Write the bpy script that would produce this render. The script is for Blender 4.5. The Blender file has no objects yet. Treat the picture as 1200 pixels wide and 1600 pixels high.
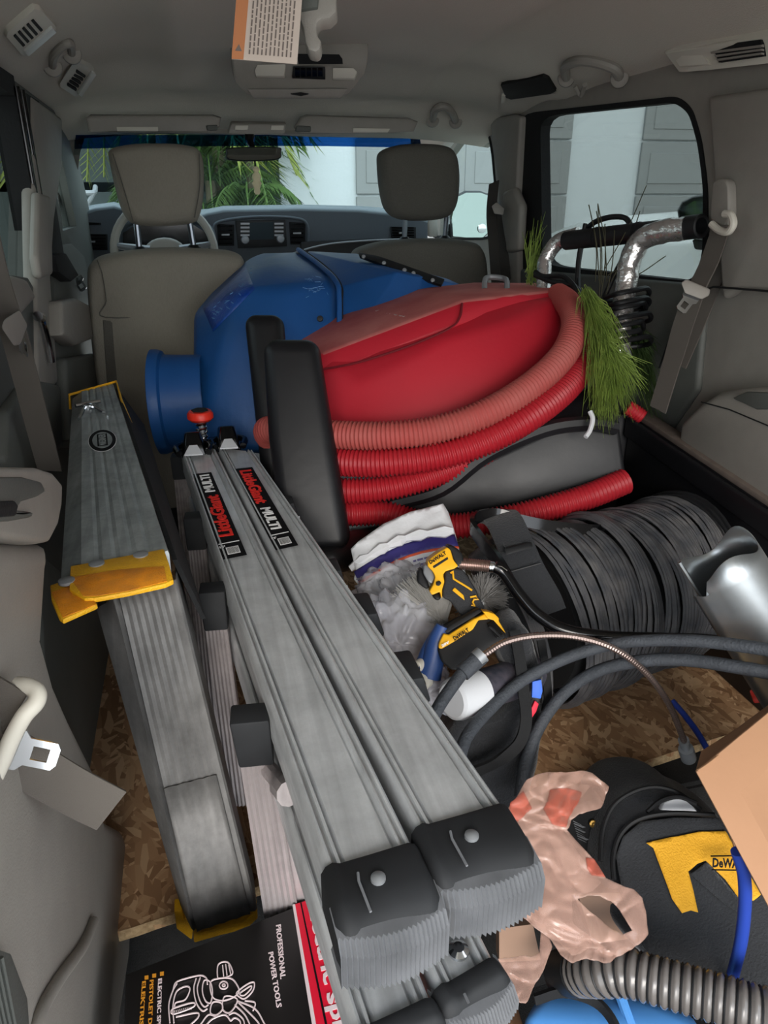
import bpy, bmesh, math, random
from mathutils import Vector, Matrix, noise
from mathutils.geometry import tessellate_polygon
random.seed(7)
PI = math.pi
SC = bpy.context.scene
COL = SC.collection
# ---------------------------------------------------------------- camera
FPX = 1150.0
PITCH, YAW = math.radians(23.5), math.radians(14.0)
CAM = Vector((-0.32, 0.0, 0.90))
cd = bpy.data.cameras.new('camera'); cam = bpy.data.objects.new('camera', cd); COL.objects.link(cam)
cd.sensor_fit = 'HORIZONTAL'; cd.sensor_width = 36.0; cd.lens = 36.0 * FPX / 1200.0
cd.clip_start = 0.02; cd.clip_end = 200
cam.location = CAM; cam.rotation_euler = (PI / 2 - PITCH, 0, -YAW)
SC.camera = cam
# ---------------------------------------------------------------- world and light
w = bpy.data.worlds.new('world'); SC.world = w; w.use_nodes = True
nt = w.node_tree; nt.nodes.clear()
o_ = nt.nodes.new('ShaderNodeOutputWorld'); b_ = nt.nodes.new('ShaderNodeBackground')
tc = nt.nodes.new('ShaderNodeTexCoord'); sp = nt.nodes.new('ShaderNodeSeparateXYZ')
cr = nt.nodes.new('ShaderNodeValToRGB')
nt.links.new(tc.outputs['Generated'], sp.inputs[0]); nt.links.new(sp.outputs['Z'], cr.inputs[0])
cr.color_ramp.elements[0].position = 0.0; cr.color_ramp.elements[0].color = (0.92, 0.95, 0.97, 1)
cr.color_ramp.elements[1].position = 0.6; cr.color_ramp.elements[1].color = (0.82, 0.90, 1.0, 1)
nt.links.new(cr.outputs[0], b_.inputs[0]); b_.inputs[1].default_value = 1.35
nt.links.new(b_.outputs[0], o_.inputs[0])
sd = bpy.data.lights.new('sun', 'SUN'); sun = bpy.data.objects.new('sun', sd); COL.objects.link(sun)
sd.energy = 0.8; sd.angle = math.radians(25); sd.color = (1.0, 0.93, 0.84)
sun.rotation_euler = Vector((-0.15, -0.9, 0.35)).to_track_quat('Z', 'Y').to_euler()
SC.view_settings.view_transform = 'Standard'; SC.view_settings.look = 'None'
SC.view_settings.gamma = 1; SC.view_settings.use_curve_mapping = False
SC.view_settings.exposure = 1.68
SC.cycles.max_bounces = 8; SC.cycles.diffuse_bounces = 4; SC.cycles.transparent_max_bounces = 24
SC.cycles.sample_clamp_indirect = 4; SC.cycles.caustics_reflective = False; SC.cycles.caustics_refractive = False
# ---------------------------------------------------------------- measuring helpers: sight lines of the photograph meet real planes
_R = Vector((math.cos(YAW), -math.sin(YAW), 0))
_F = Vector((math.sin(YAW) * math.cos(PITCH), math.cos(YAW) * math.cos(PITCH), -math.sin(PITCH)))
_U = _R.cross(_F)
def ray(x, y): return _F + _R * ((x - 600) / FPX) + _U * ((800 - y) / FPX)
def D(x, y, d): return CAM + ray(x, y) * d
def X(x, y, v): r = ray(x, y); return CAM + r * ((v - CAM.x) / r.x)
def Y(x, y, v): r = ray(x, y); return CAM + r * ((v - CAM.y) / r.y)
def Z(x, y, v): r = ray(x, y); return CAM + r * ((v - CAM.z) / r.z)
V = Vector
# ---------------------------------------------------------------- materials
MATS = {}
def mat(name, col, rough=0.6, metal=0.0, var=0.0, vscale=8.0, bump=0.0, bscale=60.0, stretch=None,
        alpha=1.0, trans=0.0, emit=0.0, coat=0.0, spec=0.5, rvar=0.0, sheen=0.0, col2=None, ior=1.45):
    if name in MATS: return MATS[name]
    m = bpy.data.materials.new(name); m.use_nodes = True
    n, l = m.node_tree.nodes, m.node_tree.links
    p = n['Principled BSDF']
    lin = lambda c: tuple(((v / 12.92) if v <= 0.04045 else ((v + 0.055) / 1.055) ** 2.4) for v in (x / 255 for x in c))
    c = lin(col); c2 = lin(col2) if col2 else tuple(v * 0.55 for v in c)
    p.inputs['Base Color'].default_value = (*c, 1)
    p.inputs['Roughness'].default_value = rough; p.inputs['Metallic'].default_value = metal
    p.inputs['Alpha'].default_value = alpha; p.inputs['Transmission Weight'].default_value = trans
    p.inputs['Coat Weight'].default_value = coat; p.inputs['Specular IOR Level'].default_value = spec
    p.inputs['Sheen Weight'].default_value = sheen; p.inputs['IOR'].default_value = ior
    if emit: p.inputs['Emission Color'].default_value = (*c, 1); p.inputs['Emission Strength'].default_value = emit
    if var or bump or rvar:
        t = n.new('ShaderNodeTexCoord'); mp = n.new('ShaderNodeMapping'); l.new(t.outputs['Object'], mp.inputs[0])
        if stretch: mp.inputs['Scale'].default_value = stretch
        if var or rvar:
            z = n.new('ShaderNodeTexNoise'); z.inputs['Scale'].default_value = vscale; z.inputs['Detail'].default_value = 5
            l.new(mp.outputs[0], z.inputs[0])
            r = n.new('ShaderNodeMapRange'); r.inputs[1].default_value = 0.35; r.inputs[2].default_value = 0.7
            l.new(z.outputs['Fac'], r.inputs[0])
        if var:
            r.inputs[4].default_value = var
            mx = n.new('ShaderNodeMix'); mx.data_type = 'RGBA'
            mx.inputs[6].default_value = (*c, 1); mx.inputs[7].default_value = (*c2, 1)
            l.new(r.outputs[0], mx.inputs[0]); l.new(mx.outputs[2], p.inputs['Base Color'])
        if rvar:
            q = n.new('ShaderNodeMath'); q.operation = 'MULTIPLY_ADD'; q.inputs[1].default_value = rvar; q.inputs[2].default_value = rough
            l.new(z.outputs['Fac'], q.inputs[0]); l.new(q.outputs[0], p.inputs['Roughness'])
        if bump:
            z2 = n.new('ShaderNodeTexNoise'); z2.inputs['Scale'].default_value = bscale; z2.inputs['Detail'].default_value = 3
            l.new(mp.outputs[0], z2.inputs[0])
            b = n.new('ShaderNodeBump'); b.inputs['Strength'].default_value = bump; b.inputs['Distance'].default_value = 0.004
            l.new(z2.outputs['Fac'], b.inputs['Height']); l.new(b.outputs[0], p.inputs['Normal'])
    MATS[name] = m
    return m
def glass_mat(name, tint, refl=0.06):
    m = bpy.data.materials.new(name); m.use_nodes = True
    n, l = m.node_tree.nodes, m.node_tree.links; n.clear()
    o = n.new('ShaderNodeOutputMaterial'); t = n.new('ShaderNodeBsdfTransparent'); g = n.new('ShaderNodeBsdfGlossy')
    mx = n.new('ShaderNodeMixShader'); t.inputs[0].default_value = (*tint, 1); g.inputs['Roughness'].default_value = 0.02
    mx.inputs[0].default_value = refl
    l.new(t.outputs[0], mx.inputs[1]); l.new(g.outputs[0], mx.inputs[2]); l.new(mx.outputs[0], o.inputs[0])
    MATS[name] = m; return m
# ---------------------------------------------------------------- mesh helpers
def wloc(o):
    v = Vector((0, 0, 0))
    while o is not None: v += o.location; o = o.parent
    return v
class MB:
    def __init__(s): s.v = []; s.f = []; s.mi = []
    def add(s, vs, fs, mi=0):
        k = len(s.v); s.v += [Vector(q) for q in vs]; s.f += [tuple(i + k for i in f) for f in fs]; s.mi += [mi] * len(fs); return s
    def box(s, c, size, ax=None, mi=0):
        ax = ax or (V((1, 0, 0)), V((0, 1, 0)), V((0, 0, 1))); c = V(c); h = [q / 2 for q in size]
        vs = [c + ax[0] * (i * h[0]) + ax[1] * (j * h[1]) + ax[2] * (k * h[2]) for i in (-1, 1) for j in (-1, 1) for k in (-1, 1)]
        return s.add(vs, [(0, 1, 3, 2), (4, 6, 7, 5), (0, 4, 5, 1), (2, 3, 7, 6), (0, 2, 6, 4), (1, 5, 7, 3)], mi)
    def prism(s, pts, vec, mi=0):
        n = len(pts); vec = V(vec); a = [V(q) for q in pts]
        tri = tessellate_polygon([a])
        vs = a + [q + vec for q in a]
        fs = [tuple(t) for t in tri] + [tuple(i + n for i in reversed(t)) for t in tri]
        if n <= 6: fs = [tuple(range(n)), tuple(range(2 * n - 1, n - 1, -1))]
        fs += [(i, (i + 1) % n, (i + 1) % n + n, i + n) for i in range(n)]
        return s.add(vs, fs, mi)
    def rings(s, rings, close=True, caps=True, mi=0):
        n = len(rings[0]); vs = [q for r in rings for q in r]; fs = []
        for i in range(len(rings) - 1):
            for j in range(n if close else n - 1):
                k = (j + 1) % n
                fs.append((i * n + j, i * n + k, (i + 1) * n + k, (i + 1) * n + j))
        if caps and close: fs += [tuple(range(n))[::-1], tuple((len(rings) - 1) * n + j for j in range(n))]
        return s.add(vs, fs, mi)
    def tube(s, pts, r, seg=12, closed=False, caps=True, mi=0):
        pts = [V(q) for q in pts]; n = len(pts); rr = r if hasattr(r, '__len__') else [r] * n
        T = [((pts[(i + 1) % n] - pts[i - 1]) if closed or 0 < i < n - 1 else (pts[1] - pts[0] if i == 0 else pts[-1] - pts[-2])).normalized() for i in range(n)]
        nrm = T[0].orthogonal().normalized(); rg = []
        for i in range(n):
            nrm = (nrm - T[i] * nrm.dot(T[i]));  nrm = nrm.normalized() if nrm.length > 1e-6 else T[i].orthogonal().normalized()
            b = T[i].cross(nrm)
            rg.append([pts[i] + (nrm * math.cos(2 * PI * k / seg) + b * math.sin(2 * PI * k / seg)) * rr[i] for k in range(seg)])
        if closed: rg.append(rg[0])
        return s.rings(rg, True, caps and not closed, mi)
    def lathe(s, o, ax, prof, seg=24, caps=True, mi=0):
        ax = V(ax).normalized(); u = ax.orthogonal().normalized(); w_ = ax.cross(u)
        return s.rings([[V(o) + ax * h + (u * math.cos(2 * PI * k / seg) + w_ * math.sin(2 * PI * k / seg)) * max(r, 1e-5) for k in range(seg)] for h, r in prof], True, caps, mi)
    def puff(s, outline, vec, edge=0.45, n=6, ex=2.6, crown=0.0, mi=0):
        """cushion: outline swept along vec, edges rounded by a superellipse; outline scales about its centroid"""
        pts = [V(q) for q in outline]; c = sum(pts, V((0, 0, 0))) / len(pts); vec = V(vec); rg = []
        for i in range(2 * n + 1):
            a = -PI / 2 + PI * i / (2 * n)
            t = math.copysign(abs(math.sin(a)) ** (2 / ex), math.sin(a)); q = max(0.0, math.cos(a)) ** (2 / ex)
            sc = 1 - edge + edge * q
            rg.append([c + (p - c) * sc + vec * (0.5 + 0.5 * t) for p in pts])
        # crown the caps with shrinking rings
        if crown:
            v0 = vec.normalized()
            e0 = [[c + (p - c) * ((1 - edge) * f) - v0 * crown * (1 - f * f) for p in pts] for f in (0.1, 0.4, 0.7)]
            e1 = [[c + vec + (p - c) * ((1 - edge) * f) + v0 * crown * (1 - f * f) for p in pts] for f in (0.7, 0.4, 0.1)]
            rg = e0 + rg + e1
        return s.rings(rg, True, True, mi)
    def hull(s, pts, mi=0):
        bm = bmesh.new(); [bm.verts.new(q) for q in pts]
        r = bmesh.ops.convex_hull(bm, input=bm.verts)
        bmesh.ops.delete(bm, geom=list({g for g in r['geom_interior'] + r['geom_unused'] if isinstance(g, bmesh.types.BMVert)}), context='VERTS')
        bmesh.ops.dissolve_limit(bm, angle_limit=0.02, verts=bm.verts, edges=bm.edges)
        bm.verts.index_update()
        s.add([q.co.copy() for q in bm.verts], [[q.index for q in f.verts] for f in bm.faces], mi); bm.free(); return s
    def grid(s, rows, mi=0): return s.rings(rows, False, False, mi)
def obj(name, mb, m, parent=None, bevel=0.0, seg=2, smooth=True, ang=35, solid=0.0, sub=0, weld=True, disp=None):
    vs = [q.copy() for q in mb.v]
    if parent is None:
        xs = [q.x for q in vs]; ys = [q.y for q in vs]; zs = [q.z for q in vs]
        loc = V(((min(xs) + max(xs)) / 2, (min(ys) + max(ys)) / 2, min(zs)))
    else: loc = wloc(parent)
    me = bpy.data.meshes.new(name); me.from_pydata([q - loc for q in vs], [], mb.f)
    for i, k in enumerate(mb.mi): me.polygons[i].material_index = k
    for x in (m if isinstance(m, (list, tuple)) else [m]): me.materials.append(x)
    bm = bmesh.new(); bm.from_mesh(me)
    if weld: bmesh.ops.remove_doubles(bm, verts=bm.verts, dist=1e-5)
    bmesh.ops.recalc_face_normals(bm, faces=bm.faces)
    if bevel:
        es = [e for e in bm.edges if len(e.link_faces) == 2 and e.calc_face_angle(0) > 0.35]
        bmesh.ops.bevel(bm, geom=es, offset=bevel, segments=seg, affect='EDGES', profile=0.5, clamp_overlap=True)
    if sub:
        bmesh.ops.subdivide_edges(bm, edges=bm.edges, cuts=sub, use_grid_fill=True)
    if disp:
        for q in bm.verts: q.co += disp(q.co + loc)
    bm.to_mesh(me); bm.free()
    if smooth:
        me.polygons.foreach_set('use_smooth', [True] * len(me.polygons)); me.set_sharp_from_angle(angle=math.radians(ang))
    o = bpy.data.objects.new(name, me); COL.objects.link(o)
    if parent is None: o.location = loc
    else: o.parent = parent
    if solid:
        md = o.modifiers.new('thickness', 'SOLIDIFY'); md.thickness = solid; md.offset = 0
    return o
def tag(o, label=None, cat=None, group=None, kind=None):
    if label: o['label'] = label
    if cat: o['category'] = cat
    if group: o['group'] = group
    if kind: o['kind'] = kind
    return o
def thing(name, label, cat, loc, group=None):
    o = bpy.data.objects.new(name, None); COL.objects.link(o); o.location = V(loc); o.empty_display_size = 0.05
    return tag(o, label, cat, group)
def struct(o): o['kind'] = 'structure'; return o
def copy_tree(o, delta, parent=None):
    c = o.copy(); COL.objects.link(c); c.parent = parent
    if parent is None: c.location = o.location + V(delta)
    for ch in list(o.children): copy_tree(ch, (0, 0, 0), c)
    return c
def spline(pts, n=8, closed=False):
    p = [V(q) for q in pts]; N = len(p); out = []
    for i in range(N if closed else N - 1):
        a, b, c, d = (p[(i - 1) % N] if closed or i > 0 else p[0] * 2 - p[1]), p[i], p[(i + 1) % N], (p[(i + 2) % N] if closed or i + 2 < N else p[-1] * 2 - p[-2])
        for k in range(n):
            t = k / n
            out.append(0.5 * ((2 * b) + (c - a) * t + (2 * a - 5 * b + 4 * c - d) * t * t + (3 * b - a - 3 * c + d) * t ** 3))
    if not closed: out.append(p[-1])
    return out
def resample(pts, step):
    out = [pts[0]]; acc = 0.0
    for a, b in zip(pts, pts[1:]):
        L = (b - a).length
        while acc + L >= step and L > 1e-9:
            t = (step - acc) / L; a = a + (b - a) * t; out.append(a); L = (b - a).length; acc = 0
        acc += L
    return out
def ribbed(mb, pts, r, dr, pitch, seg=14, mi=0):
    q = resample(pts, pitch / 4); rr = [r + (0, dr, dr, 0)[i % 4] for i in range(len(q))]
    return mb.tube(q, rr, seg, mi=mi)
def strap(pts, wdir, width, th=0.0015):
    """flat webbing along pts; wdir is the direction of its width (one vector or one per point)"""
    mb = MB(); rg = []; pts = [V(q) for q in pts]
    wd = wdir if isinstance(wdir, list) else [V(wdir)] * len(pts)
    for i, q in enumerate(pts):
        t = (pts[min(i + 1, len(pts) - 1)] - pts[max(i - 1, 0)]).normalized(); u = wd[i] - t * wd[i].dot(t); u.normalize(); nn = t.cross(u)
        rg.append([q + u * width / 2 + nn * th, q - u * width / 2 + nn * th, q - u * width / 2 - nn * th, q + u * width / 2 - nn * th])
    return mb.rings(rg)
def text(name, s, o, xd, yd, wid, hei, m, parent, bold=0.0, depth=0.0004, shear=0.0):
    """lettering fitted into a wid x hei rectangle whose lower left corner is o"""
    cu = bpy.data.curves.new(name, 'FONT'); cu.body = s; cu.offset = bold; cu.extrude = 0.001; cu.resolution_u = 2; cu.shear = shear; cu.space_line = 0.9
    t = bpy.data.objects.new(name, cu); COL.objects.link(t)
    dg = bpy.context.evaluated_depsgraph_get(); me = bpy.data.meshes.new_from_object(t.evaluated_get(dg))
    bpy.data.objects.remove(t); bpy.data.curves.remove(cu)
    x0 = min(v.co.x for v in me.vertices); x1 = max(v.co.x for v in me.vertices); y0 = min(v.co.y for v in me.vertices); y1 = max(v.co.y for v in me.vertices)
    xd = V(xd).normalized(); yd = V(yd); yd = (yd - xd * yd.dot(xd)).normalized(); zd = xd.cross(yd); loc = wloc(parent)
    for v in me.vertices:
        a, b, c = (v.co.x - x0) / (x1 - x0), (v.co.y - y0) / (y1 - y0), v.co.z / 0.001
        v.co = V(o) + xd * (a * wid) + yd * (b * hei) + zd * (depth * (0.5 + c)) - loc
    me.materials.clear(); me.materials.append(m); me.name = name
    ob = bpy.data.objects.new(name, me); COL.objects.link(ob); ob.parent = parent
    return ob
from mathutils.bvhtree import BVHTree
def on_surface(o):
    """returns f(px, py, off): point on the surface of o under that sight line, lifted by off"""
    L = wloc(o); bv = BVHTree.FromPolygons([v.co + L for v in o.data.vertices], [list(p.vertices) for p in o.data.polygons])
    def f(x, y, off=.001):
        r = ray(x, y).normalized(); h, n, _, _ = bv.ray_cast(CAM, r)
        if h is None: return None
        return h - r * off
    return f
def decal(name, pts, f, m, par, off=.001, th=.0006, n=8, **k):
    """quad of four photograph points laid on a surface"""
    g = lambda u, v: [pts[0][i] * (1 - u) * (1 - v) + pts[1][i] * u * (1 - v) + pts[2][i] * u * v + pts[3][i] * (1 - u) * v for i in (0, 1)]
    rows = []
    for i in range(n + 1):
        r = [f(*g(i / n, j / n), off) for j in range(n + 1)]
        if None in r: return None
        rows.append(r)
    return obj(name, MB().grid(rows), m, par, solid=th, **k)
def frame(o, x, y):
    """corner, x direction, y direction -> function from local (a, b, h) to world"""
    xd = V(x).normalized(); yd = V(y); yd = (yd - xd * yd.dot(xd)).normalized(); zd = xd.cross(yd)
    f = lambda a, b, h=0.0: V(o) + xd * a + yd * b + zd * h
    f.x, f.y, f.z, f.o = xd, yd, zd, V(o)
    return f
# ================================================================ materials in use
M = {}
M['head'] = mat('headliner fabric', (205, 199, 188), 0.95, var=0.25, vscale=500, bump=0.35, bscale=420, col2=(182, 176, 166))
M['trim'] = mat('grey moulded trim', (146, 141, 134), 0.55, var=0.3, vscale=30, bump=0.15, bscale=500, col2=(128, 124, 118))
M['trimd'] = mat('dark grey door trim', (88, 90, 86), 0.6, bump=0.15, bscale=400, var=0.3, vscale=20, col2=(74, 76, 72))
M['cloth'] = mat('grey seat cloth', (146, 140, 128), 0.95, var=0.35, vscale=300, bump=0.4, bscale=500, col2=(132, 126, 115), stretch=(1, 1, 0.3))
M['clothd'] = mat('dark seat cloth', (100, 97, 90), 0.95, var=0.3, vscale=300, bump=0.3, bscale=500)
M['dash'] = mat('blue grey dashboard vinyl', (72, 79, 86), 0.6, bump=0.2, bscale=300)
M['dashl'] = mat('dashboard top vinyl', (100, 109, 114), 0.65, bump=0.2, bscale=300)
M['black'] = mat('black plastic', (22, 23, 25), 0.45, rvar=0.2, vscale=20)
M['blackg'] = mat('black gloss', (10, 10, 12), 0.15)
M['blackm'] = mat('matte black', (14, 15, 17), 0.85, bump=0.2, bscale=200)
M['chrome'] = mat('chrome', (215, 218, 222), 0.12, 1.0)
M['silver'] = mat('silver plastic', (140, 143, 146), 0.45, 0.4)
M['roofp'] = mat('roof fitting plastic', (205, 200, 188), 0.45)
M['steel'] = mat('grey steel post', (120, 126, 134), 0.3, 0.9)
M['ivory'] = mat('ivory plastic', (205, 200, 188), 0.5)
M['web'] = mat('seatbelt webbing', (98, 92, 86), 0.85, bump=0.5, bscale=900, stretch=(1, 1, 3))
M['webd'] = mat('dark seatbelt webbing', (66, 62, 58), 0.85, bump=0.4, bscale=900)
M['carpet'] = mat('dark van carpet', (34, 34, 34), 1.0, bump=1.0, bscale=500, var=0.5, vscale=100)
M['gd'] = glass_mat('dark privacy glass', (0.42, 0.45, 0.44), 0.04)
M['gc'] = glass_mat('clear window glass', (0.62, 0.68, 0.68), 0.03)
M['gband'] = glass_mat('blue shade band glass', (0.10, 0.28, 0.55), 0.04)
M['mirrorc'] = mat('clear mirror glass', (226, 224, 212), 0.05, 1.0)
M['mirror'] = mat('mirror glass', (150, 162, 158), 0.04, 1.0)
XR, XL = 0.72, -0.66
# ================================================================ the setting: headliner
def base_z(y):
    K = [(-0.3, 1.25), (1.0, 1.245), (1.9, 1.235), (2.2, 1.215), (2.5, 1.165), (2.72, 1.085), (2.8, 1.07)]
    for (a, za), (b, zb) in zip(K, K[1:]):
        if y <= b: t = max(0, (y - a) / (b - a)); t = t * t * (3 - 2 * t); return za + (zb - za) * t
    return K[-1][1]
def ceil_z(x, y):
    s = max(0.0, (abs(x - 0.03) - 0.38) / 0.36); f = 1.0 if y < 2.1 else max(0.25, 1 - (y - 2.1) * 1.3)
    rid = 0.018 * math.exp(-((abs(x - 0.03) - 0.33) / 0.05) ** 2) * (1 if y < 2.45 else 0)
    return base_z(y) - 0.112 * s ** 1.7 * f - rid
rows = []
for i in range(60):
    y = -0.25 + 3.03 * i / 59
    rows.append([V((x, y, ceil_z(x, y))) for x in [-0.70 + 1.46 * j / 60 for j in range(61)]])
HOLE = [(1.72, 1.85), (0.50, 0.62)]
mb = MB().grid(rows).grid([[q + V((0, 0, .02)) for q in r] for r in rows])
head = struct(obj('ceiling', mb, M['head'], ang=80))
# raised tailgate, unseen above the camera, added to block sky light on near cargo
struct(obj('door_4', MB().prism([V((-.72, -.22, 1.27)), V((.76, -.22, 1.27)), V((.72, -1.15, 1.42)), V((-.68, -1.15, 1.42))], V((0, .02, .05))), M['trim'], bevel=.02))
# ---- side walls: plates with window openings, outward thickness
def plate(name, xp, outer, holes, th, m):
    polys = [[V((xp, y, z)) for y, z in outer]] + [[V((xp, y, z)) for y, z in h] for h in holes]
    tri = tessellate_polygon(polys); vs = [q for p in polys for q in p]; n = len(vs); off = V((th, 0, 0))
    mb = MB(); fs = [tuple(t) for t in tri] + [tuple(i + n for i in reversed(t)) for t in tri]; k = 0
    for p in polys:
        L = len(p); fs += [(k + i, k + (i + 1) % L, k + (i + 1) % L + n, k + i + n) for i in range(L)]; k += L
    mb.add(vs + [q + off for q in vs], fs)
    return struct(obj(name, mb, m))
yz = lambda q: (q.y, q.z)
def rnd_c(pts, r=14, n=4):   # rounded corners in an outline
    out = []
    for i, b in enumerate(pts):
        a, c = pts[i - 1], pts[(i + 1) % len(pts)]; la = math.dist(a, b); lc = math.dist(b, c); k = min(r, la * .45, lc * .45)
        p0 = (b[0] + (a[0] - b[0]) * k / la, b[1] + (a[1] - b[1]) * k / la); p1 = (b[0] + (c[0] - b[0]) * k / lc, b[1] + (c[1] - b[1]) * k / lc)
        for j in range(n + 1): t = j / n; out.append(((1 - t) ** 2 * p0[0] + 2 * t * (1 - t) * b[0] + t * t * p1[0], (1 - t) ** 2 * p0[1] + 2 * t * (1 - t) * b[1] + t * t * p1[1]))
    return out
def px_yz(pts, xp): return [yz(X(a, b, xp)) for a, b in rnd_c(pts, 26)]
WR = px_yz([(812, 178), (811, 428), (1093, 446), (1108, 400), (1107, 290), (1097, 215), (1082, 168), (1060, 150)], XR)
FR = px_yz([(690, 222), (720, 203), (760, 188), (770, 230), (777, 310), (778, 375), (668, 375), (668, 300), (678, 250)], XR)
plate('wall_right', XR, [(-0.1, -0.5), (3.25, -0.5), (3.25, 0.86), (3.2, 1.02), (2.9, 1.135), (2.6, 1.15), (1.2, 1.16), (0.3, 1.16), (-0.1, 0.9)], [WR, FR], 0.05, M['trim'])
a, b = X(52, 158, XL), X(50, 432, XL)
WL = [(a.y, a.z), (b.y, b.z), (1.0, b.z - 0.02), (1.0, a.z + 0.02)]
a2, b2 = X(103, 215, XL), X(118, 330, XL)
plate('wall_left', XL, [(-0.1, -0.5), (3.06, -0.5), (3.06, 0.86), (2.95, 1.02), (2.8, 1.11), (0.3, 1.16), (-0.1, 0.9)], [WL, [(2.36, 1.03), (2.36, 0.80), (2.66, 0.80), (2.56, 1.0)]], -0.05, M['trimd'])
def ring_frame(name, outer, k, xp, th, m, parent=None):
    c = V((0, sum(p[0] for p in outer) / len(outer), sum(p[1] for p in outer) / len(outer)))
    mb = MB(); a = [V((xp, y, z)) for y, z in outer]; bq = [V((xp, c.y + (y - c.y) * k[0], c.z + (z - c.z) * k[1])) for y, z in outer]
    rg = [a, bq, [q + V((th, 0, 0)) for q in bq], [q + V((th, 0, 0)) for q in a], a]
    mb.rings(rg, True, False); return obj(name, mb, m, parent)
# black window surround of the right sliding door: wide at its front post
glassR = px_yz([(846, 182), (850, 414), (1086, 440), (1100, 398), (1101, 292), (1092, 222), (1078, 176), (1056, 160)], XR)
wn = struct(obj('window_1', MB().prism([V((XR + 0.03, y, z)) for y, z in WR], (0.004, 0, 0)), M['gd']))
mb = MB(); O = [V((XR - 0.004, y, z)) for y, z in WR]; I = [V((XR - 0.004, y, z)) for y, z in glassR]; tk = V((0.03, 0, 0))
mb.rings([O, I, [q + tk for q in I], [q + tk for q in O], O], True, False); obj('window_frame', mb, M['blackm'], wn)
wn = struct(obj('window_2', MB().prism([V((XR + 0.02, y, z)) for y, z in FR], (0.004, 0, 0)), M['gc']))
ring_frame('window_seal', FR, (0.965, 0.965), XR - 0.003, 0.03, M['blackm'], wn)
wn = struct(obj('window_3', MB().prism([V((XL - 0.03, y, z)) for y, z in WL], (-0.004, 0, 0)), M['gd']))
g = X(17, 172, XL); mb = MB()
mb.box(((XL - 0.012), (g.y + WL[0][0]) / 2, (WL[0][1] + WL[1][1]) / 2), (0.05, WL[0][0] - g.y, WL[0][1] - WL[1][1]))
mb.box(((XL - 0.012), (1.0 + g.y) / 2, WL[0][1]), (0.05, g.y - 1.0 + 0.05, 0.04)); obj('window_frame', mb, M['blackm'], wn)
for k in (0.0, 1.0): obj('window_seal', MB().tube([V((XL + 0.014, g.y + 0.02 + k * 0.06, WL[1][1])), V((XL + 0.014, g.y + 0.02 + k * 0.06, WL[0][1]))], 0.008), M['blackg'], wn)
struct(obj('window_4', MB().prism([V((XL - 0.02, y, z)) for y, z in [(2.36, 1.03), (2.36, 0.80), (2.66, 0.80), (2.56, 1.0)]], (-0.004, 0, 0)), M['gc']))
# ---- floor pan, loading floor and the well behind it
mb = MB(); mb.box((0.03, 1.55, -0.05), (1.4, 1.48, 0.06)); mb.box((0.03, 0.82, -0.25), (1.4, 0.03, 0.44)); mb.box((0.03, 0.35, -0.47), (1.4, 1.0, 0.04))
mb.box((0.03, 3.0, -0.3), (1.4, 1.5, 0.04)); mb.box((0.03, -0.13, -0.3), (1.4, 0.04, 0.4))
struct(obj('floor', mb, M['carpet']))
# ---- windscreen, shade band, pillars, header
WS = [Y(118, 208, 2.74), Y(655, 208, 2.80), Y(676, 345, 3.3), Y(105, 352, 3.3)]
nn = (WS[1] - WS[0]).cross(WS[3] - WS[0]).normalized() * 0.005
ws = struct(obj('window_5', MB().prism(WS, nn), M['gc']))
def lerp(a, b, t): return a + (b - a) * t
bp = [lerp(WS[0], WS[3], 0.0), lerp(WS[1], WS[2], 0.0), lerp(WS[1], WS[2], 0.12)] + [lerp(lerp(WS[0], WS[3], 0.12), lerp(WS[1], WS[2], 0.12), t) - (WS[3] - WS[0]) * 0.025 * math.sin(PI * t) for t in (0.9, 0.7, 0.5, 0.3, 0.1)] + [lerp(WS[0], WS[3], 0.12)]
obj('shade_band', MB().prism([q - nn * 1.2 for q in bp], nn * -0.4), M['gband'], ws)
def pslab(name, pts, f, vec, m, parent=None, bevel=0.008, **k):
    mb = MB().prism([f(*p) for p in pts], vec); return obj(name, mb, m, parent, bevel=bevel, **k)
struct(pslab('trim_1', [(60, 160), (150, 182), (138, 205), (127, 240), (122, 285), (122, 318), (128, 345), (102, 352), (100, 300), (92, 240)], lambda x, y: Y(x, y, 2.75 + max(0, (y - 200)) * 0.0024), (-0.05, 0.06, 0), M['trim']))
struct(pslab('trim_2', [(640, 182), (726, 186), (706, 206), (690, 228), (676, 262), (668, 330), (672, 372), (626, 350), (632, 300), (640, 240)], lambda x, y: Y(x, y, 2.80 + max(0, (y - 200)) * 0.0022), (0.06, 0.06, 0), M['trim']))
struct(pslab('trim_3', [(128, 178), (395, 184), (662, 180), (660, 209), (395, 211), (126, 208)], lambda x, y: Y(x, y, 2.72), (0, 0.05, 0.02), M['trim']))
# ---- B pillars: padded grey posts
def post(name, pts, xp, th, m=None): return struct(obj(name, MB().prism([X(a, b, xp) for a, b in pts], (th, 0, 0)), m or M['trim'], bevel=0.012, seg=3))
post('trim_4', [(764, 186), (800, 178), (812, 182), (806, 300), (808, 440), (790, 470), (776, 440), (778, 372), (778, 300), (770, 230)], XR - 0.025, 0.03)
post('trim_5', [(52, 150), (98, 184), (98, 260), (86, 345), (80, 440), (92, 600), (60, 620), (58, 440), (54, 300)], XL + 0.02, -0.03)
post('trim_6', [(62, 300), (80, 306), (84, 430), (66, 436), (60, 400)], XL + 0.035, -0.02)
post('trim_7', [(784, 300), (800, 292), (812, 320), (808, 392), (790, 396)], XR - 0.045, 0.03)
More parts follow.
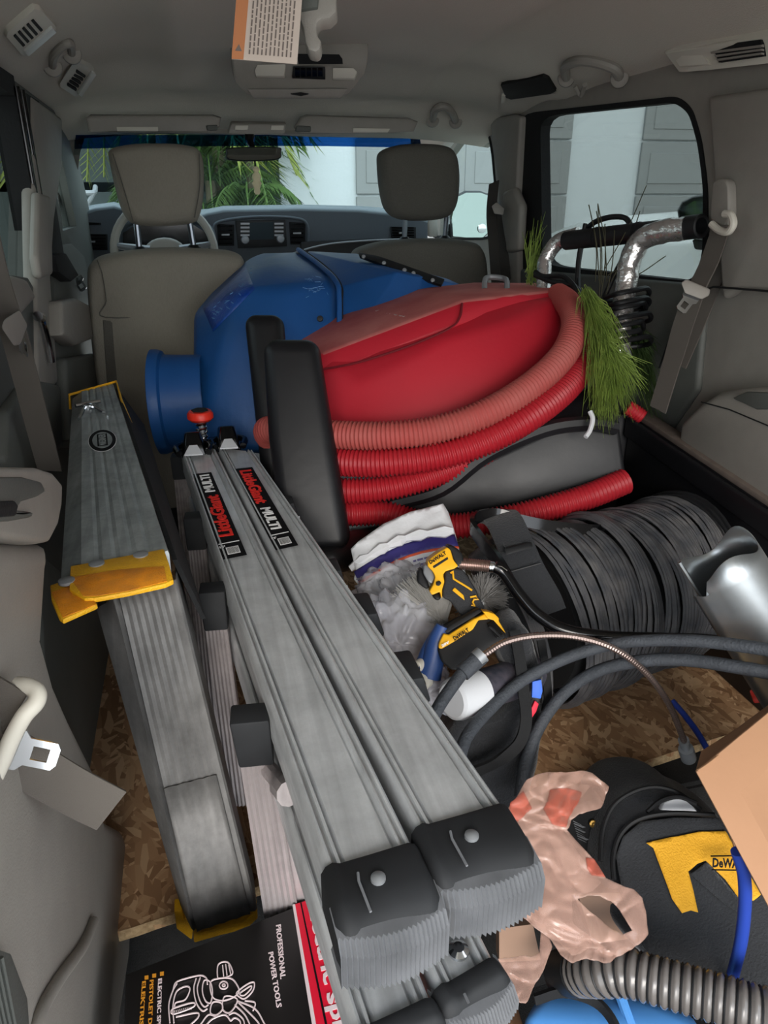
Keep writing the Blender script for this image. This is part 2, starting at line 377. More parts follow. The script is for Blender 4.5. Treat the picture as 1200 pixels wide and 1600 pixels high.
# ---- right: sill roll, quarter trim, lower ledge
post('trim_8', [(812, 420), (1092, 444), (1100, 470), (1088, 610), (1040, 680), (960, 660), (812, 560)], XR - 0.015, 0.02, M['trimd'])
post('trim_9', [(1104, 150), (1126, 470), (1150, 452), (1210, 454), (1320, 458), (1320, 120)], XR - 0.03, 0.03)
# ledge bulging over the wheel on the right
prof = [(1060, 660), (1090, 632), (1120, 613), (1160, 607), (1230, 604), (1330, 640), (1330, 860), (1050, 760)]
struct(obj('trim_10', MB().prism([X(a, b, XR - 0.07) for a, b in prof], (0.08, 0, 0)), M['trim'], bevel=0.03, seg=4))
mb = MB().prism([X(a, b, XR - 0.074) for a, b in [(1142, 622), (1165, 612), (1215, 614), (1230, 640), (1180, 640)]], (0.01, 0, 0)); struct(obj('trim_11', mb, M['trimd'], bevel=0.004))
mb = MB().tube([X(a, b, XR - 0.071) for a, b in [(1096, 628), (1140, 640), (1240, 682)]], 0.0012); struct(obj('trim_12', mb, M['blackm']))
mb = MB().tube([X(a, b, XR - 0.031) for a, b in [(1030, 575), (1060, 490), (1078, 462), (1115, 448), (1200, 455), (1300, 457)]], 0.002); struct(obj('trim_13', mb, M['blackm']))
# ---- left: rear quarter panel with cup holder, lower trims
pl = struct(obj('wall_left_quarter', MB().prism([X(a, b, -0.50) for a, b in [(-160, 838), (86, 848), (76, 900), (70, 1000), (86, 1060), (108, 1112), (150, 1200), (165, 1276), (192, 1292), (204, 1325), (207, 1400), (205, 1500), (190, 1600), (190, 1760), (-200, 1700)]], (-0.17, 0, 0)), M['trim'], bevel=0.02, seg=4))
pl.name = 'trim_14'
struct(obj('trim_15', MB().prism([X(a, b, -0.57) for a, b in [(60, 860), (105, 900), (160, 960), (192, 1010), (216, 1130), (222, 1200), (214, 1330), (90, 1330)]], (-0.09, 0, 0)), M['trimd'], bevel=0.015, seg=3))
led = [X(a, b, -0.49) for a, b in [(-160, 726), (60, 730), (84, 738), (99, 756), (98, 790), (92, 822), (80, 846), (66, 849), (-20, 836), (-160, 830)]]
t14 = struct(obj('trim_16', MB().prism(led, (-0.17, 0, 0)), M['trim'], bevel=0.02, seg=4))
cup = [X(a, b, -0.486) for a, b in [(-80, 745), (40, 745), (66, 752), (74, 768), (62, 776), (36, 784), (28, 796), (56, 800), (52, 808), (20, 814), (-80, 818)]]
struct(obj('trim_17', MB().prism(cup, (-0.02, 0, 0)), M['trimd'], bevel=0.004))
struct(obj('trim_18', MB().prism([X(a, b, -0.483) for a, b in [(-60, 786), (24, 782), (30, 790), (26, 806), (-60, 814)]], (-0.01, 0, 0)), M['blackm'], bevel=0.002))
# sweeping crease and the ribbed step plate low on the left panel
cre = spline([X(a, b, -0.497) for a, b in [(146, 1440), (128, 1480), (92, 1530), (64, 1580), (50, 1640)]], 6)
struct(obj('trim_19', MB().tube(cre, 0.006), M['trim']))
rp = struct(obj('trim_20', MB().prism([X(a, b, -0.497) for a, b in [(-40, 1478), (4, 1492), (30, 1560), (36, 1640), (-60, 1640)]], (0.006, 0, 0)), M['trimd'], bevel=0.002))
for k in range(7): obj('rib', MB().tube([X(-2 - k * 7 + 4, 1496 + k * 9, -0.49), X(30 - k * 7, 1640, -0.49)], 0.0016, 6), M['trimd'], rp)
# ---- sliding door inner panel on the left
dr = thing('door_1', None, None, X(40, 650, XL + 0.01)); dr['kind'] = 'structure'
obj('panel', MB().prism([X(a, b, XL + 0.012) for a, b in [(-120, 420), (20, 430), (44, 434), (60, 462), (66, 470), (62, 600), (66, 720), (-120, 800)]], (-0.02, 0, 0)), M['trimd'], dr, bevel=0.01)
obj('armrest', MB().prism([X(a, b, XL + 0.03) for a, b in [(-60, 436), (28, 431), (44, 436), (60, 466), (30, 500), (-60, 560)]], (-0.03, 0, 0)), M['trim'], dr, bevel=0.012, seg=3)
obj('handle_pocket', MB().prism([X(a, b, XL + 0.016) for a, b in [(56, 490), (70, 494), (84, 568), (70, 570)]], (-0.01, 0, 0)), M['blackm'], dr, bevel=0.002)
h = obj('door_handle', MB().tube(spline([X(a, b, XL + 0.03) for a, b in [(59, 494), (66, 500), (74, 530), (81, 566)]], 6), [0.010] * 6 + [0.007] * 13, 10), M['chrome'], dr); h['label'] = 'chrome inside door handle'
obj('map_pocket', MB().prism([X(a, b, XL + 0.03) for a, b in [(14, 640), (50, 590), (96, 600), (100, 700), (40, 770), (10, 720)]], (-0.03, 0, 0)), M['trimd'], dr, bevel=0.015, seg=3)

# ---- front left door inner panel, seen between post and driver seat
fd = thing('door_5', None, None, X(115, 500, XL + .03)); fd['kind'] = 'structure'
obj('panel', MB().prism([X(a, b, XL + .012) for a, b in [(84, 385), (112, 380), (132, 400), (150, 480), (160, 700), (88, 700)]], (-.02, 0, 0)), M['trimd'], fd, bevel=.004)
obj('armrest', MB().prism([X(a, b, XL + .05) for a, b in [(98, 470), (122, 466), (140, 476), (146, 530), (120, 540), (100, 524)]], (-.04, 0, 0)), M['trim'], fd, bevel=.01, seg=3)
obj('switch_panel', MB().prism([X(a, b, XL + .04) for a, b in [(86, 398), (104, 396), (124, 430), (112, 440), (92, 425)]], (-.03, 0, 0)), M['blackm'], fd, bevel=.004)
obj('speaker_shelf', MB().prism([X(a, b, XL + .04) for a, b in [(104, 560), (150, 552), (156, 660), (112, 690)]], (-.03, 0, 0)), M['trimd'], fd, bevel=.01, seg=3)
# ================================================================ outside the windows
M['gar'] = mat('white garage door', (136, 138, 138), 0.6)
M['stucco'] = mat('white stucco wall', (200, 205, 208), 0.9, bump=0.3, bscale=40)
M['conc'] = mat('grey driveway', (176, 172, 164), 0.9, var=0.5, vscale=3, bump=0.3)
struct(obj('ground', MB().box((0, 6, -0.72), (60, 50, 0.04)), M['conc'])).name = 'floor_outside'
cA = Y(438, 300, 8.0); cB = V((9.0, 7.4, 0)); ux = V((cB.x - cA.x, cB.y - cA.y, 0)).normalized(); uy = V((-ux.y, ux.x, 0))
fr = lambda a, z, h=0.0: V((cA.x, cA.y, 0)) + ux * a + V((0, 0, z)) + uy * h
bl = struct(obj('wall_garage', MB().prism([fr(0, -0.7), fr(16, -0.7), fr(16, 5), fr(0, 5)], uy * 0.3), M['stucco']))
def along(px):   # distance along the facade of a column of the photograph
    r = ray(px, 300); d = V((r.x, r.y)); o = V((CAM.x, CAM.y)) - V((cA.x, cA.y)); det = ux.x * -d.y + d.x * ux.y
    return (o.x * -d.y + d.x * o.y) / det
def garage(n, p0, p1):
    a0, a1 = along(p0), along(p1)
    g = thing('door_%d' % n, None, None, fr(a0, -0.7, -0.03)); g['kind'] = 'structure'
    for k in range(5):
        z0 = -0.68 + k * 0.52
        m_ = max(1, round((a1 - a0) / 1.1)); wd = (a1 - a0) / m_
        for j in range(m_):
            mb = MB(); mb.prism([fr(a0 + j * wd, z0, -0.04), fr(a0 + (j + 1) * wd, z0, -0.04), fr(a0 + (j + 1) * wd, z0 + 0.5, -0.04), fr(a0 + j * wd, z0 + 0.5, -0.04)], uy * 0.03)
            mb.prism([fr(a0 + j * wd + .1, z0 + .1, -0.05), fr(a0 + (j + 1) * wd - .1, z0 + .1, -0.05), fr(a0 + (j + 1) * wd - .1, z0 + 0.4, -0.05), fr(a0 + j * wd + .1, z0 + 0.4, -0.05)], uy * 0.012)
            obj('panel', mb, M['gar'], g, bevel=0.008, seg=1)
garage(2, 556, 884); garage(3, 992, 1500)
# low dark wall and palms to the left, beyond the windscreen
M['green'] = mat('palm leaf', (92, 120, 58), 0.6, var=0.8, vscale=2, col2=(50, 78, 36)); M['green2'] = mat('yellow green palm leaf', (140, 150, 70), 0.6, var=0.6, vscale=3, col2=(80, 100, 40))
M['bark'] = mat('palm trunk', (120, 112, 92), 0.9, var=0.8, vscale=6, bump=0.6, bscale=20); M['hedge'] = mat('dark grey fence', (74, 82, 82), 0.9, var=0.6, vscale=1.5, col2=(48, 58, 56))
struct(obj('wall_fence', MB().prism([Y(-700, 300, 9.5), Y(436, 300, 9.5), Y(436, 300, 9.5) + V((0, 0, 2.6)), Y(-700, 300, 9.5) + V((0, 0, 2.6))], (0, 0.1, 0)).prism([V((-9, 9.5, -.7)), V((2.2, 9.5, -.7)), V((2.2, 9.5, 1)), V((-9, 9.5, 1))], (0, .1, 0)), M['hedge']))
def palm(px, y, h, n, lab, m, L=1.1, lean=0.0, gz=-0.7):
    b = Y(px, 300, y); b.z = gz
    t = thing('palm_tree', lab, 'palm tree', b, 'palms beyond the windscreen')
    top = b + V((lean, 0, h)); obj('trunk', MB().tube(spline([b, b + V((lean * .3, 0, h * .5)), top], 5), [0.09 - 0.004 * i for i in range(11)], 8), M['bark'], t)
    rnd = random.Random(px)
    for k in range(n):
        az = 2 * PI * k / n + rnd.uniform(-.3, .3); up = rnd.uniform(0.1, 1.1); d = V((math.cos(az), math.sin(az), 0)); l = L * rnd.uniform(.75, 1.15)
        cv = spline([top, top + d * l * .4 + V((0, 0, l * .45 * up)), top + d * l * .8 + V((0, 0, l * (.35 * up - .15))), top + d * l * 1.05 + V((0, 0, l * (.0 * up - .5)))], 6)
        mb = MB(); mb.tube(cv, 0.009, 4); side = d.cross(V((0, 0, 1)))
        for i in range(2, len(cv)):
            for s in (-1, 1):
                for f in (0, .5):
                    q = lerp(cv[i - 1], cv[i], f); tip = q + side * s * l * .33 * math.sin(PI * (i + 1) / (len(cv) + 2)) + d * .13 * l + V((0, 0, -.12 * l - rnd.uniform(0, .06)))
                    wv = d * 0.013; mb.add([q - wv, q + wv, tip], [(0, 1, 2)])
        obj('frond', mb, m, t, smooth=False)
    return t
for i, (px, y, h, n, lab, m, L) in enumerate([
    (262, 7.6, 2.3, 13, 'yellow green palm whose fronds arch above the driver headrest', M['green2'], 1.2),
    (330, 8.0, 1.7, 13, 'green palm right of the driver headrest with hanging fronds', M['green'], 1.0),
    (372, 7.2, 1.0, 12, 'short palm with low fronds left of the rear view mirror ornament', M['green'], 0.55),
    (396, 7.9, 2.2, 12, 'palm behind the rear view mirror next to the white wall corner', M['green'], .5),
    (300, 9.0, 2.9, 12, 'tall palm farthest back behind the driver headrest', M['green'], 1.3),
    (346, 8.2, 2.5, 12, 'tall back palm between headrest and rear view mirror', M['green2'], .85),
    (316, 7.9, 1.3, 15, 'bushy low palm right behind the driver headrest post', M['green'], 1.0), (386, 7.5, 1.5, 15, 'bushy palm under the rear view mirror', M['green'], .5), (345, 8.4, 2.0, 15, 'dense palm in the middle of the row of palms', M['green'], .8)]): palm(px, y, h, n, lab, m, L)
# grey tree trunk strip by the wall corner and neighbour car
M['wpaint'] = mat('white car paint', (240, 242, 240), 0.25, coat=0.6)
hd = struct(obj('trim_21', MB().prism([Y(105, 352, 3.32), Y(676, 345, 3.32), Y(600, 338, 4.1), Y(160, 340, 4.1)], (0, 0, -0.04)), M['wpaint'], bevel=0.01))
# white car parked on the right
car = thing('car', 'white parked car seen through the right rear window, showing bonnet and black door mirror', 'car', (2.9, 3.6, -0.7))
def ZX(px, py, x): return X(px, py, x)
bodyp = [X(850, 425, 2.4), X(850, 372, 2.4), X(900, 350, 2.4), X(960, 340, 2.4), X(1040, 332, 2.4), X(1110, 325, 2.4), X(1250, 330, 2.4), X(1500, 420, 2.4), X(1500, 560, 2.4)]
lo = [V((2.4, bodyp[-1].y, -0.45)), V((2.4, bodyp[0].y, -0.45))]
obj('body', MB().hull([q + V((0, 0, -.16)) for q in bodyp] + [X(a, b, 2.9) for a, b in [(850, 368), (900, 348), (960, 338), (1040, 331), (1110, 325), (1250, 330), (1500, 420)]] + [q + V((1.6, 0, 0)) for q in bodyp] + lo + [q + V((1.6, 0, 0)) for q in lo]), M['wpaint'], car, bevel=0.03, seg=3, ang=60)
wp = [X(1110, 328, 2.45), X(1180, 250, 2.45), X(1400, 230, 2.45), X(1600, 300, 2.45)]
obj('cabin', MB().prism(wp, (1.3, 0, 0)), M['blackg'], car, bevel=0.04)
for yy in (bodyp[0].y - 0.6, bodyp[-1].y + 0.35): obj('wheel', MB().lathe(V((2.38, yy, -0.4)), (1, 0, 0), [(0, 0.0), (0, 0.24), (0.02, 0.3), (0.2, 0.3), (0.22, 0.24)], 24), M['black'], car)
mm = obj('door_mirror', MB().puff([X(a, b, 2.15) for a, b in spline([V((1054, 326, 0)), V((1070, 308, 0)), V((1100, 301, 0)), V((1130, 310, 0)), V((1130, 380, 0)), V((1060, 372, 0))], 4, True) and [(1054, 328), (1062, 314), (1080, 305), (1110, 300), (1140, 305), (1140, 372), (1100, 378), (1060, 372)]], (0.12, 0.05, 0), 0.2), M['blackg'], car)
obj('mirror_glass', MB().prism([X(a, b, 2.145) for a, b in [(1072, 322), (1086, 314), (1125, 308), (1130, 362), (1074, 364)]], (-0.006, 0, 0)), M['mirror'], car)
obj('mirror_foot', MB().prism([X(a, b, 2.2) for a, b in [(1080, 374), (1106, 374), (1108, 392), (1084, 390)]], (0.25, 0, 0)), M['black'], car, bevel=0.01)
# the van's own right door mirror
om = thing('side_mirror', "black door mirror outside the front passenger window with a round blind spot mirror", 'mirror', X(735, 372, 0.98))
mo = [(706, 372), (704, 340), (712, 306), (728, 298), (752, 298), (768, 304), (771, 330), (768, 362), (756, 374), (728, 374)]
Yc = X(735, 340, 0.98).y
obj('housing', MB().puff([Y(a, b, Yc) for a, b in mo], (0.03, 0.12, 0), 0.25), M['black'], om)
obj('mirror_glass', MB().prism([Y(735 + (a - 735) * .93, 336 + (b - 336) * .92, Yc - 0.004) for a, b in mo], (0.0, 0.012, 0)), M['mirror'], om)
obj('blind_spot_mirror', MB().lathe(Y(753, 357, Yc - 0.006), (0, -1, 0), [(0, 0.0), (0, .021), (.004, .021), (.005, .017), (.006, 0)], 24), M['chrome'], om)
obj('arm', MB().prism([Y(a, b, Yc + 0.06) for a, b in [(690, 350), (712, 350), (716, 372), (680, 372)]], (0, 0.05, 0)), M['black'], om, bevel=.008)

M['wht3'] = mat('white saddle', (225, 228, 230), .5)
# child's bicycle by the fence
bi = thing('bicycle', 'small silver bicycle with white saddle standing far left beyond the windscreen', 'bicycle', Y(140, 330, 6.0) * 1.0)
bi.location.z = -.7; S6 = lambda a, b, y=6.0: Y(a, b, y)
obj('handlebar', MB().tube(spline([S6(112, 294), S6(124, 300), S6(146, 301), S6(149, 292, 6.1)], 4), .018, 8).tube(spline([S6(124, 301), S6(130, 316), S6(138, 316), S6(146, 302)], 4), .016, 8), M['silver'], bi)
obj('stem', MB().tube([S6(135, 316), S6(136, 345)], .022, 8), M['silver'], bi)
obj('saddle', MB().puff([S6(142, 332, 6.3) + V((c, d, 0)) for c, d in ((0, 0), (.10, -.04), (.22, -.08), (.24, .06), (.1, .04))], V((0, 0, .05))), M['wht3'], bi)
p0 = S6(136, 340); g0_ = lambda dx, z: V((p0.x + dx, p0.y + .1, z))
obj('bike_frame', MB().tube([p0, g0_(.05, -.2), g0_(.35, -.35), S6(150, 338, 6.3)], .02, 8), mat('dark blue frame', (40, 60, 110), .4), bi)
for dx in (0.0, .62): obj('wheel', MB().tube([g0_(dx + .22 * math.cos(t), -.46 + .22 * math.sin(t)) for t in [2 * PI * i / 24 for i in range(24)]], .02, 6, closed=True), M['black'], bi)
# ================================================================ dashboard
dash = thing('dashboard', 'blue grey dashboard across the front of the van with radio and air vents', 'dashboard', Y(400, 480, 3.05))
YD = 3.0
top = [(108, 345), (150, 330), (178, 326), (215, 336), (250, 345), (300, 345), (325, 337), (350, 332), (470, 330), (560, 332), (640, 340), (668, 348)]
mb = MB().grid([[Y(a, b, YD) for a, b in top], [Y(a, b - 3, YD + .06) for a, b in top], [Y(a, min(b, 338) - 8, YD + .33) for a, b in top]])
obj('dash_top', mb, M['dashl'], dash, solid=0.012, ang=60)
fp = top + [(668, 372), (640, 378), (560, 380), (470, 392), (470, 470), (110, 470), (108, 400)]
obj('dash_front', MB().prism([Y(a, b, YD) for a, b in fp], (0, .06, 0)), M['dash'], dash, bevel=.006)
obj('lower_dash', MB().prism([Y(a, b, YD - .02) for a, b in [(470, 378), (560, 374), (640, 372), (680, 374), (680, 480), (470, 480)]], (0, .05, 0)), M['black'], dash, bevel=.006)
tr = obj('trim_strip', MB().tube(spline([Y(a, b, YD - .025) for a, b in [(440, 402), (500, 384), (560, 377), (640, 374), (676, 378)]], 5), .004), M['silver'], dash); tr['label'] = 'silver trim strip'
def vent(px, n=5, m=M['blackg'], knob=True, dpt=YD - .008):
    x0, y0, x1, y1 = px
    v = obj('air_vent', MB().prism([Y(a, b, dpt) for a, b in [(x0, y0), (x1, y0 + 1), (x1, y1), (x0 + 2, y1)]], (0, .004, 0)), M['blackm'], dash, bevel=.001)
    for k in range(n):
        yy = y0 + (y1 - y0) * (k + .5) / n; obj('slat', MB().prism([Y(x0 + 3, yy - 1, dpt - .006), Y(x1 - 3, yy - 1, dpt - .006), Y(x1 - 3, yy + .5, dpt - .003), Y(x0 + 3, yy + .5, dpt - .003)], (0, .004, 0)), m, v)
    if knob: obj('vent_tab', MB().prism([Y((x0 + x1) / 2 - 6, (y0 + y1) / 2 - 1, dpt - .014), Y((x0 + x1) / 2 + 6, (y0 + y1) / 2 - 1.5, dpt - .014), Y((x0 + x1) / 2 + 6, (y0 + y1) / 2 + 1, dpt - .014), Y((x0 + x1) / 2 - 6, (y0 + y1) / 2 + 1, dpt - .014)], (0, .008, 0)), M['silver'], v)
vent((117, 365, 168, 391)); vent((339, 350, 366, 384)); vent((452, 347, 477, 382)); vent((610, 354, 650, 374))
vent((136, 347, 158, 352), 1, knob=False)
obj('instrument_hood', MB().tube(spline([Y(a, b, YD - .05) for a, b in [(182, 392), (186, 362), (212, 344), (262, 340), (308, 346), (330, 362), (334, 392)]], 6), .012), M['dash'], dash)
obj('instrument_cluster', MB().prism([Y(a, b, YD - .02) for a, b in [(192, 394), (192, 364), (215, 350), (300, 350), (326, 366), (326, 394)]], (0, .01, 0)), M['blackg'], dash)
rd = obj('radio', MB().prism([Y(a, b, YD - .012) for a, b in [(368, 345), (446, 343), (449, 385), (372, 388)]], (0, .01, 0)), M['black'], dash, bevel=.002)
obj('screen', MB().prism([Y(a, b, YD - .015) for a, b in [(389, 348), (427, 347), (428, 374), (390, 375)]], (0, .004, 0)), mat('radio screen', (30, 44, 50), .5, spec=.2), rd)
for (a, b) in [(383, 375), (438, 373)]: obj('knob', MB().lathe(Y(a, b, YD - .012), (0, -1, 0), [(0, 0), (0, .016), (.012, .013), (.013, .008), (.013, 0)], 20), M['silver'], rd)
for sx in (376, 429):
    for k in range(4): obj('button', MB().prism([Y(sx, 348 + 6 * k, YD - .016), Y(sx + 14, 348 + 6 * k, YD - .016), Y(sx + 14, 351 + 6 * k, YD - .016), Y(sx, 351 + 6 * k, YD - .016)], (0, .004, 0)), M['silver'], rd)
obj('centre_surround', MB().tube(spline([Y(a, b, YD - .01) for a, b in [(334, 392), (333, 360), (345, 346), (400, 339), (460, 341), (480, 352), (481, 388)]], 6), .006), M['dash'], dash)
# steering wheel
M['whl'] = mat('grey steering wheel leather', (172, 168, 158), .5)
sw = thing('steering_wheel', 'light grey steering wheel behind the driver seat', 'steering wheel', Y(258, 400, 2.78))
c = Y(258, 392, 2.76); a1 = V((1, 0, 0)); a2 = V((0, .35, .94)).normalized()
obj('rim', MB().tube([c + (a1 * math.cos(t) + a2 * math.sin(t)) * .165 for t in [2 * PI * i / 40 for i in range(40)]], .014, 10, closed=True), M['whl'], sw)
obj('hub', MB().puff([c + (a1 * math.cos(t) * .07 + a2 * math.sin(t) * .05) for t in [2 * PI * i / 20 for i in range(20)]], V((0, .04, -.015))), M['whl'], sw)
obj('column', MB().tube([c + V((0, .03, 0)), V((c.x, 3.02, c.z - .05))], .04, 12), M['dash'], sw)
for s in (-1, 1): obj('spoke', MB().tube([c + a1 * s * .05, c + a1 * s * .155 + a2 * .02], [.018, .01], 8), M['silver'], sw)
# ================================================================ front seats
def ctr(pts, n=4): return [V((q[0], q[1], 0)) for q in pts] and [(q.x, q.y) for q in spline([V((a, b, 0)) for a, b in pts], n, True)]
def seat(lab, hr, hy, sb, sy, posts, m):
    s = thing('front_seat', lab, 'seat', Y(sum(p[0] for p in sb) / len(sb), 700, sy))
    h = obj('headrest', MB().puff([Y(a, b, hy) for a, b in ctr(hr)], (0.0, .11, 0), .28, 6, 2.2, .012), m, s, ang=80)
    for (a, b), (c_, d) in posts:
        obj('headrest_post', MB().tube([Y(a, b, hy + .05), Y(c_, d, hy + .05)], .0085, 10), M['steel'], s)
        obj('post_collar', MB().lathe(Y(c_, d, hy + .05), (0, 0, 1), [(-.01, .02), (.004, .02), (.012, .012)], 14), M['black'], s)
    obj('backrest', MB().puff([Y(a, b, sy) for a, b in ctr(sb)], (0, .13, 0), .12, 6, 2.4, .02), m, s, ang=80)
    return s
dsb = [(133, 440), (140, 412), (170, 398), (250, 389), (330, 391), (370, 397), (385, 415), (388, 460), (392, 600), (395, 860), (280, 880), (165, 870), (150, 640), (140, 540)]
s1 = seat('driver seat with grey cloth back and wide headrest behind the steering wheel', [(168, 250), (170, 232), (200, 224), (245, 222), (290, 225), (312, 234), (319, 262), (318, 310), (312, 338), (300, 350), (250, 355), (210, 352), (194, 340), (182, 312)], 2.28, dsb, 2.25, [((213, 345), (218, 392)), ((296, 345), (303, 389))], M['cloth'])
seam = obj('back_panel', MB().puff([Y(a, b, 2.243) for a, b in [(160, 500), (300, 492), (372, 494), (378, 600), (380, 840), (270, 860), (178, 850), (168, 620)]], (0, .02, 0), .03, 3, 3), M['clothd'], s1)
obj('seam', MB().tube(spline([Y(a, b, 2.238) for a, b in [(152, 406), (160, 430), (166, 470), (165, 496), (300, 490), (376, 488)]], 5), .0016, 6), M['clothd'], s1)
for e in [[(176, 240), (192, 290), (208, 345)], [(311, 240), (312, 290), (304, 340)]]: obj('seam', MB().tube(spline([Y(a, b, 2.272) for a, b in e], 5), .0014, 6), M['clothd'], s1)
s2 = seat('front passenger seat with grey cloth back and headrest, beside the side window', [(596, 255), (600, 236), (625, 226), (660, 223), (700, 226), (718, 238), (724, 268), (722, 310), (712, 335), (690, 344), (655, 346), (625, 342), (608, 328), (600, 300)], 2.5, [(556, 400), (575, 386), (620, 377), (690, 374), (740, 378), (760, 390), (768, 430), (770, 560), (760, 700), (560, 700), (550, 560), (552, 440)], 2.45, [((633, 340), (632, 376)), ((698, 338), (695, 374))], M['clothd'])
# ================================================================ roof furniture
def visor(lab, pts, y, mir, clip, tilt=-0.02):
    t = thing('sun_visor', lab, 'sun visor', Y(pts[0][0], pts[0][1], y))
    obj('flap', MB().puff([Y(a, b, y) for a, b in pts], (0, .022, .006), .06, 4, 2.5), M['trim'], t)
    obj('mirror_cover', MB().prism([Y(a, b, y - .004) for a, b in mir], (0, .006, 0)), M['ivory'], t, bevel=.001)
    obj('pivot_clip', MB().prism([Y(a, b, y - .012) for a, b in clip], (0, .02, 0)), M['trimd'], t, bevel=.003)
visor('driver sun visor folded up above the left half of the windscreen', [(134, 186), (140, 181), (335, 181), (346, 185), (344, 198), (330, 206), (170, 205), (138, 207)], 2.53, [(182, 198), (247, 198), (247, 205), (183, 205)], [(322, 196), (340, 195), (340, 203), (324, 204)])
visor('passenger sun visor folded up above the right half of the windscreen', [(460, 200), (470, 184), (480, 181), (640, 186), (654, 191), (648, 206), (560, 209), (464, 208)], 2.53, [(552, 200), (610, 201), (606, 207), (552, 207)], [(464, 196), (486, 197), (486, 206), (462, 205)])
ml = thing('map_light', 'small grey map light panel on the roof between the two sun visors', 'light', Y(400, 198, 2.53))
obj('housing', MB().prism([Y(a, b, 2.53) for a, b in [(362, 193), (448, 194), (444, 210), (356, 210)]], (0, .03, .01)), M['trim'], ml, bevel=.004)
for x in (368, 424): obj('lens', MB().prism([Y(x, 196, 2.524), Y(x + 20, 196, 2.524), Y(x + 19, 203, 2.524), Y(x - 1, 203, 2.524)], (0, .008, 0)), M['ivory'], ml, bevel=.001)
rv = thing('rear_view_mirror', 'black framed rear view mirror hanging in the middle of the windscreen', 'mirror', Y(397, 240, 2.68))
ro = ctr([(354, 238), (357, 231), (396, 229), (437, 230), (440, 238), (436, 249), (397, 252), (357, 250)], 3)
obj('housing', MB().puff([Y(a, b, 2.66) for a, b in ro], (0, .03, 0), .15, 4, 2.5), M['black'], rv)
obj('mirror_glass', MB().prism([Y(397 + (a - 397) * .95, 240.5 + (b - 240.5) * .82, 2.650 - (b - 240.5) * .0003) for a, b in ro], (0, .006, 0)), M['mirrorc'], rv)
obj('stem', MB().tube([Y(390, 214, 2.73), Y(391, 222, 2.70), Y(396, 236, 2.69)], [.017, .012, .008], 12), M['blackg'], rv)
og = thing('hanging_ornament', 'cream carved ornament on a cord hanging below the rear view mirror', 'ornament', Y(400, 302, 2.66))
obj('cord', MB().tube([Y(398, 250, 2.665), Y(399, 262, 2.665)], .003, 6), M['blackm'], og)
ob = [(260, .006), (265, .012), (269, .006), (273, .013), (278, .015), (283, .011), (286, .016), (291, .012), (295, .009), (300, .011), (304, .006)]
M['bone'] = mat('cream ornament', (235, 225, 185), .6)
obj('charm', MB().rings([[Y(400 + (b - 260) * .05, b, 2.66) + V((math.cos(t) * r, math.sin(t) * r * .5, 0)) for t in [2 * PI * i / 10 for i in range(10)]] for b, r in ob]), M['bone'], og)
# overhead console
cs = thing('overhead_console', 'grey overhead console under the roof with two pale lights and a black control panel', 'console', D(465, 120, 1.9))
cb = [(362, 98), (380, 92), (480, 92), (575, 96), (572, 112), (556, 140), (545, 152), (400, 153), (382, 150), (364, 128)]
face = [D(a, b, 1.79 + (b - 100) * .0012) for a, b in [(362, 98), (470, 91), (577, 97), (572, 118), (550, 143), (545, 152), (385, 152), (363, 126)]]
upv = [V((q.x, q.y, 1.235)) for q in face]
obj('housing', MB().hull(face + upv), M['trim'], cs, bevel=.010, seg=3)
def onq(q0, q1, q2, q3):   # bilinear patch
    return lambda u, v: lerp(lerp(q0, q1, u), lerp(q3, q2, u), v)
def cpoly(name, pts, m, dd=.008, th=.01, par=None, **k): return obj(name, MB().prism([D(a, b, 1.79 + (b - 100) * .0012 - dd) for a, b in pts], _F * th), m, par or cs, **k)
for q in ([(402, 101), (446, 100), (444, 119), (400, 118), (398, 110)], [(520, 106), (552, 106), (558, 112), (554, 122), (520, 122)]): cpoly('light_lens', q, M['ivory'], bevel=.001)
cp = cpoly('control_panel', [(458, 103), (508, 104), (508, 121), (456, 119)], M['black'], bevel=.001)
for i in range(5): cpoly('button', [(461 + i * 9, 106), (468 + i * 9, 106), (468 + i * 9, 117), (461 + i * 9, 117)], M['blackg'], .012, par=cp)
cpoly('storage_door', [(386, 139), (545, 138), (532, 152), (395, 152)], M['trim'], .012, .008, bevel=.003)
cpoly('finger_slot', [(454, 146), (470, 144), (482, 146), (470, 149)], M['blackm'], .018, .004)
obj('top_slot', MB().prism([D(465, 84, 1.7), D(530, 85, 1.7), D(535, 92, 1.72), D(465, 92, 1.72)], _F * .02), M['blackm'], cs)
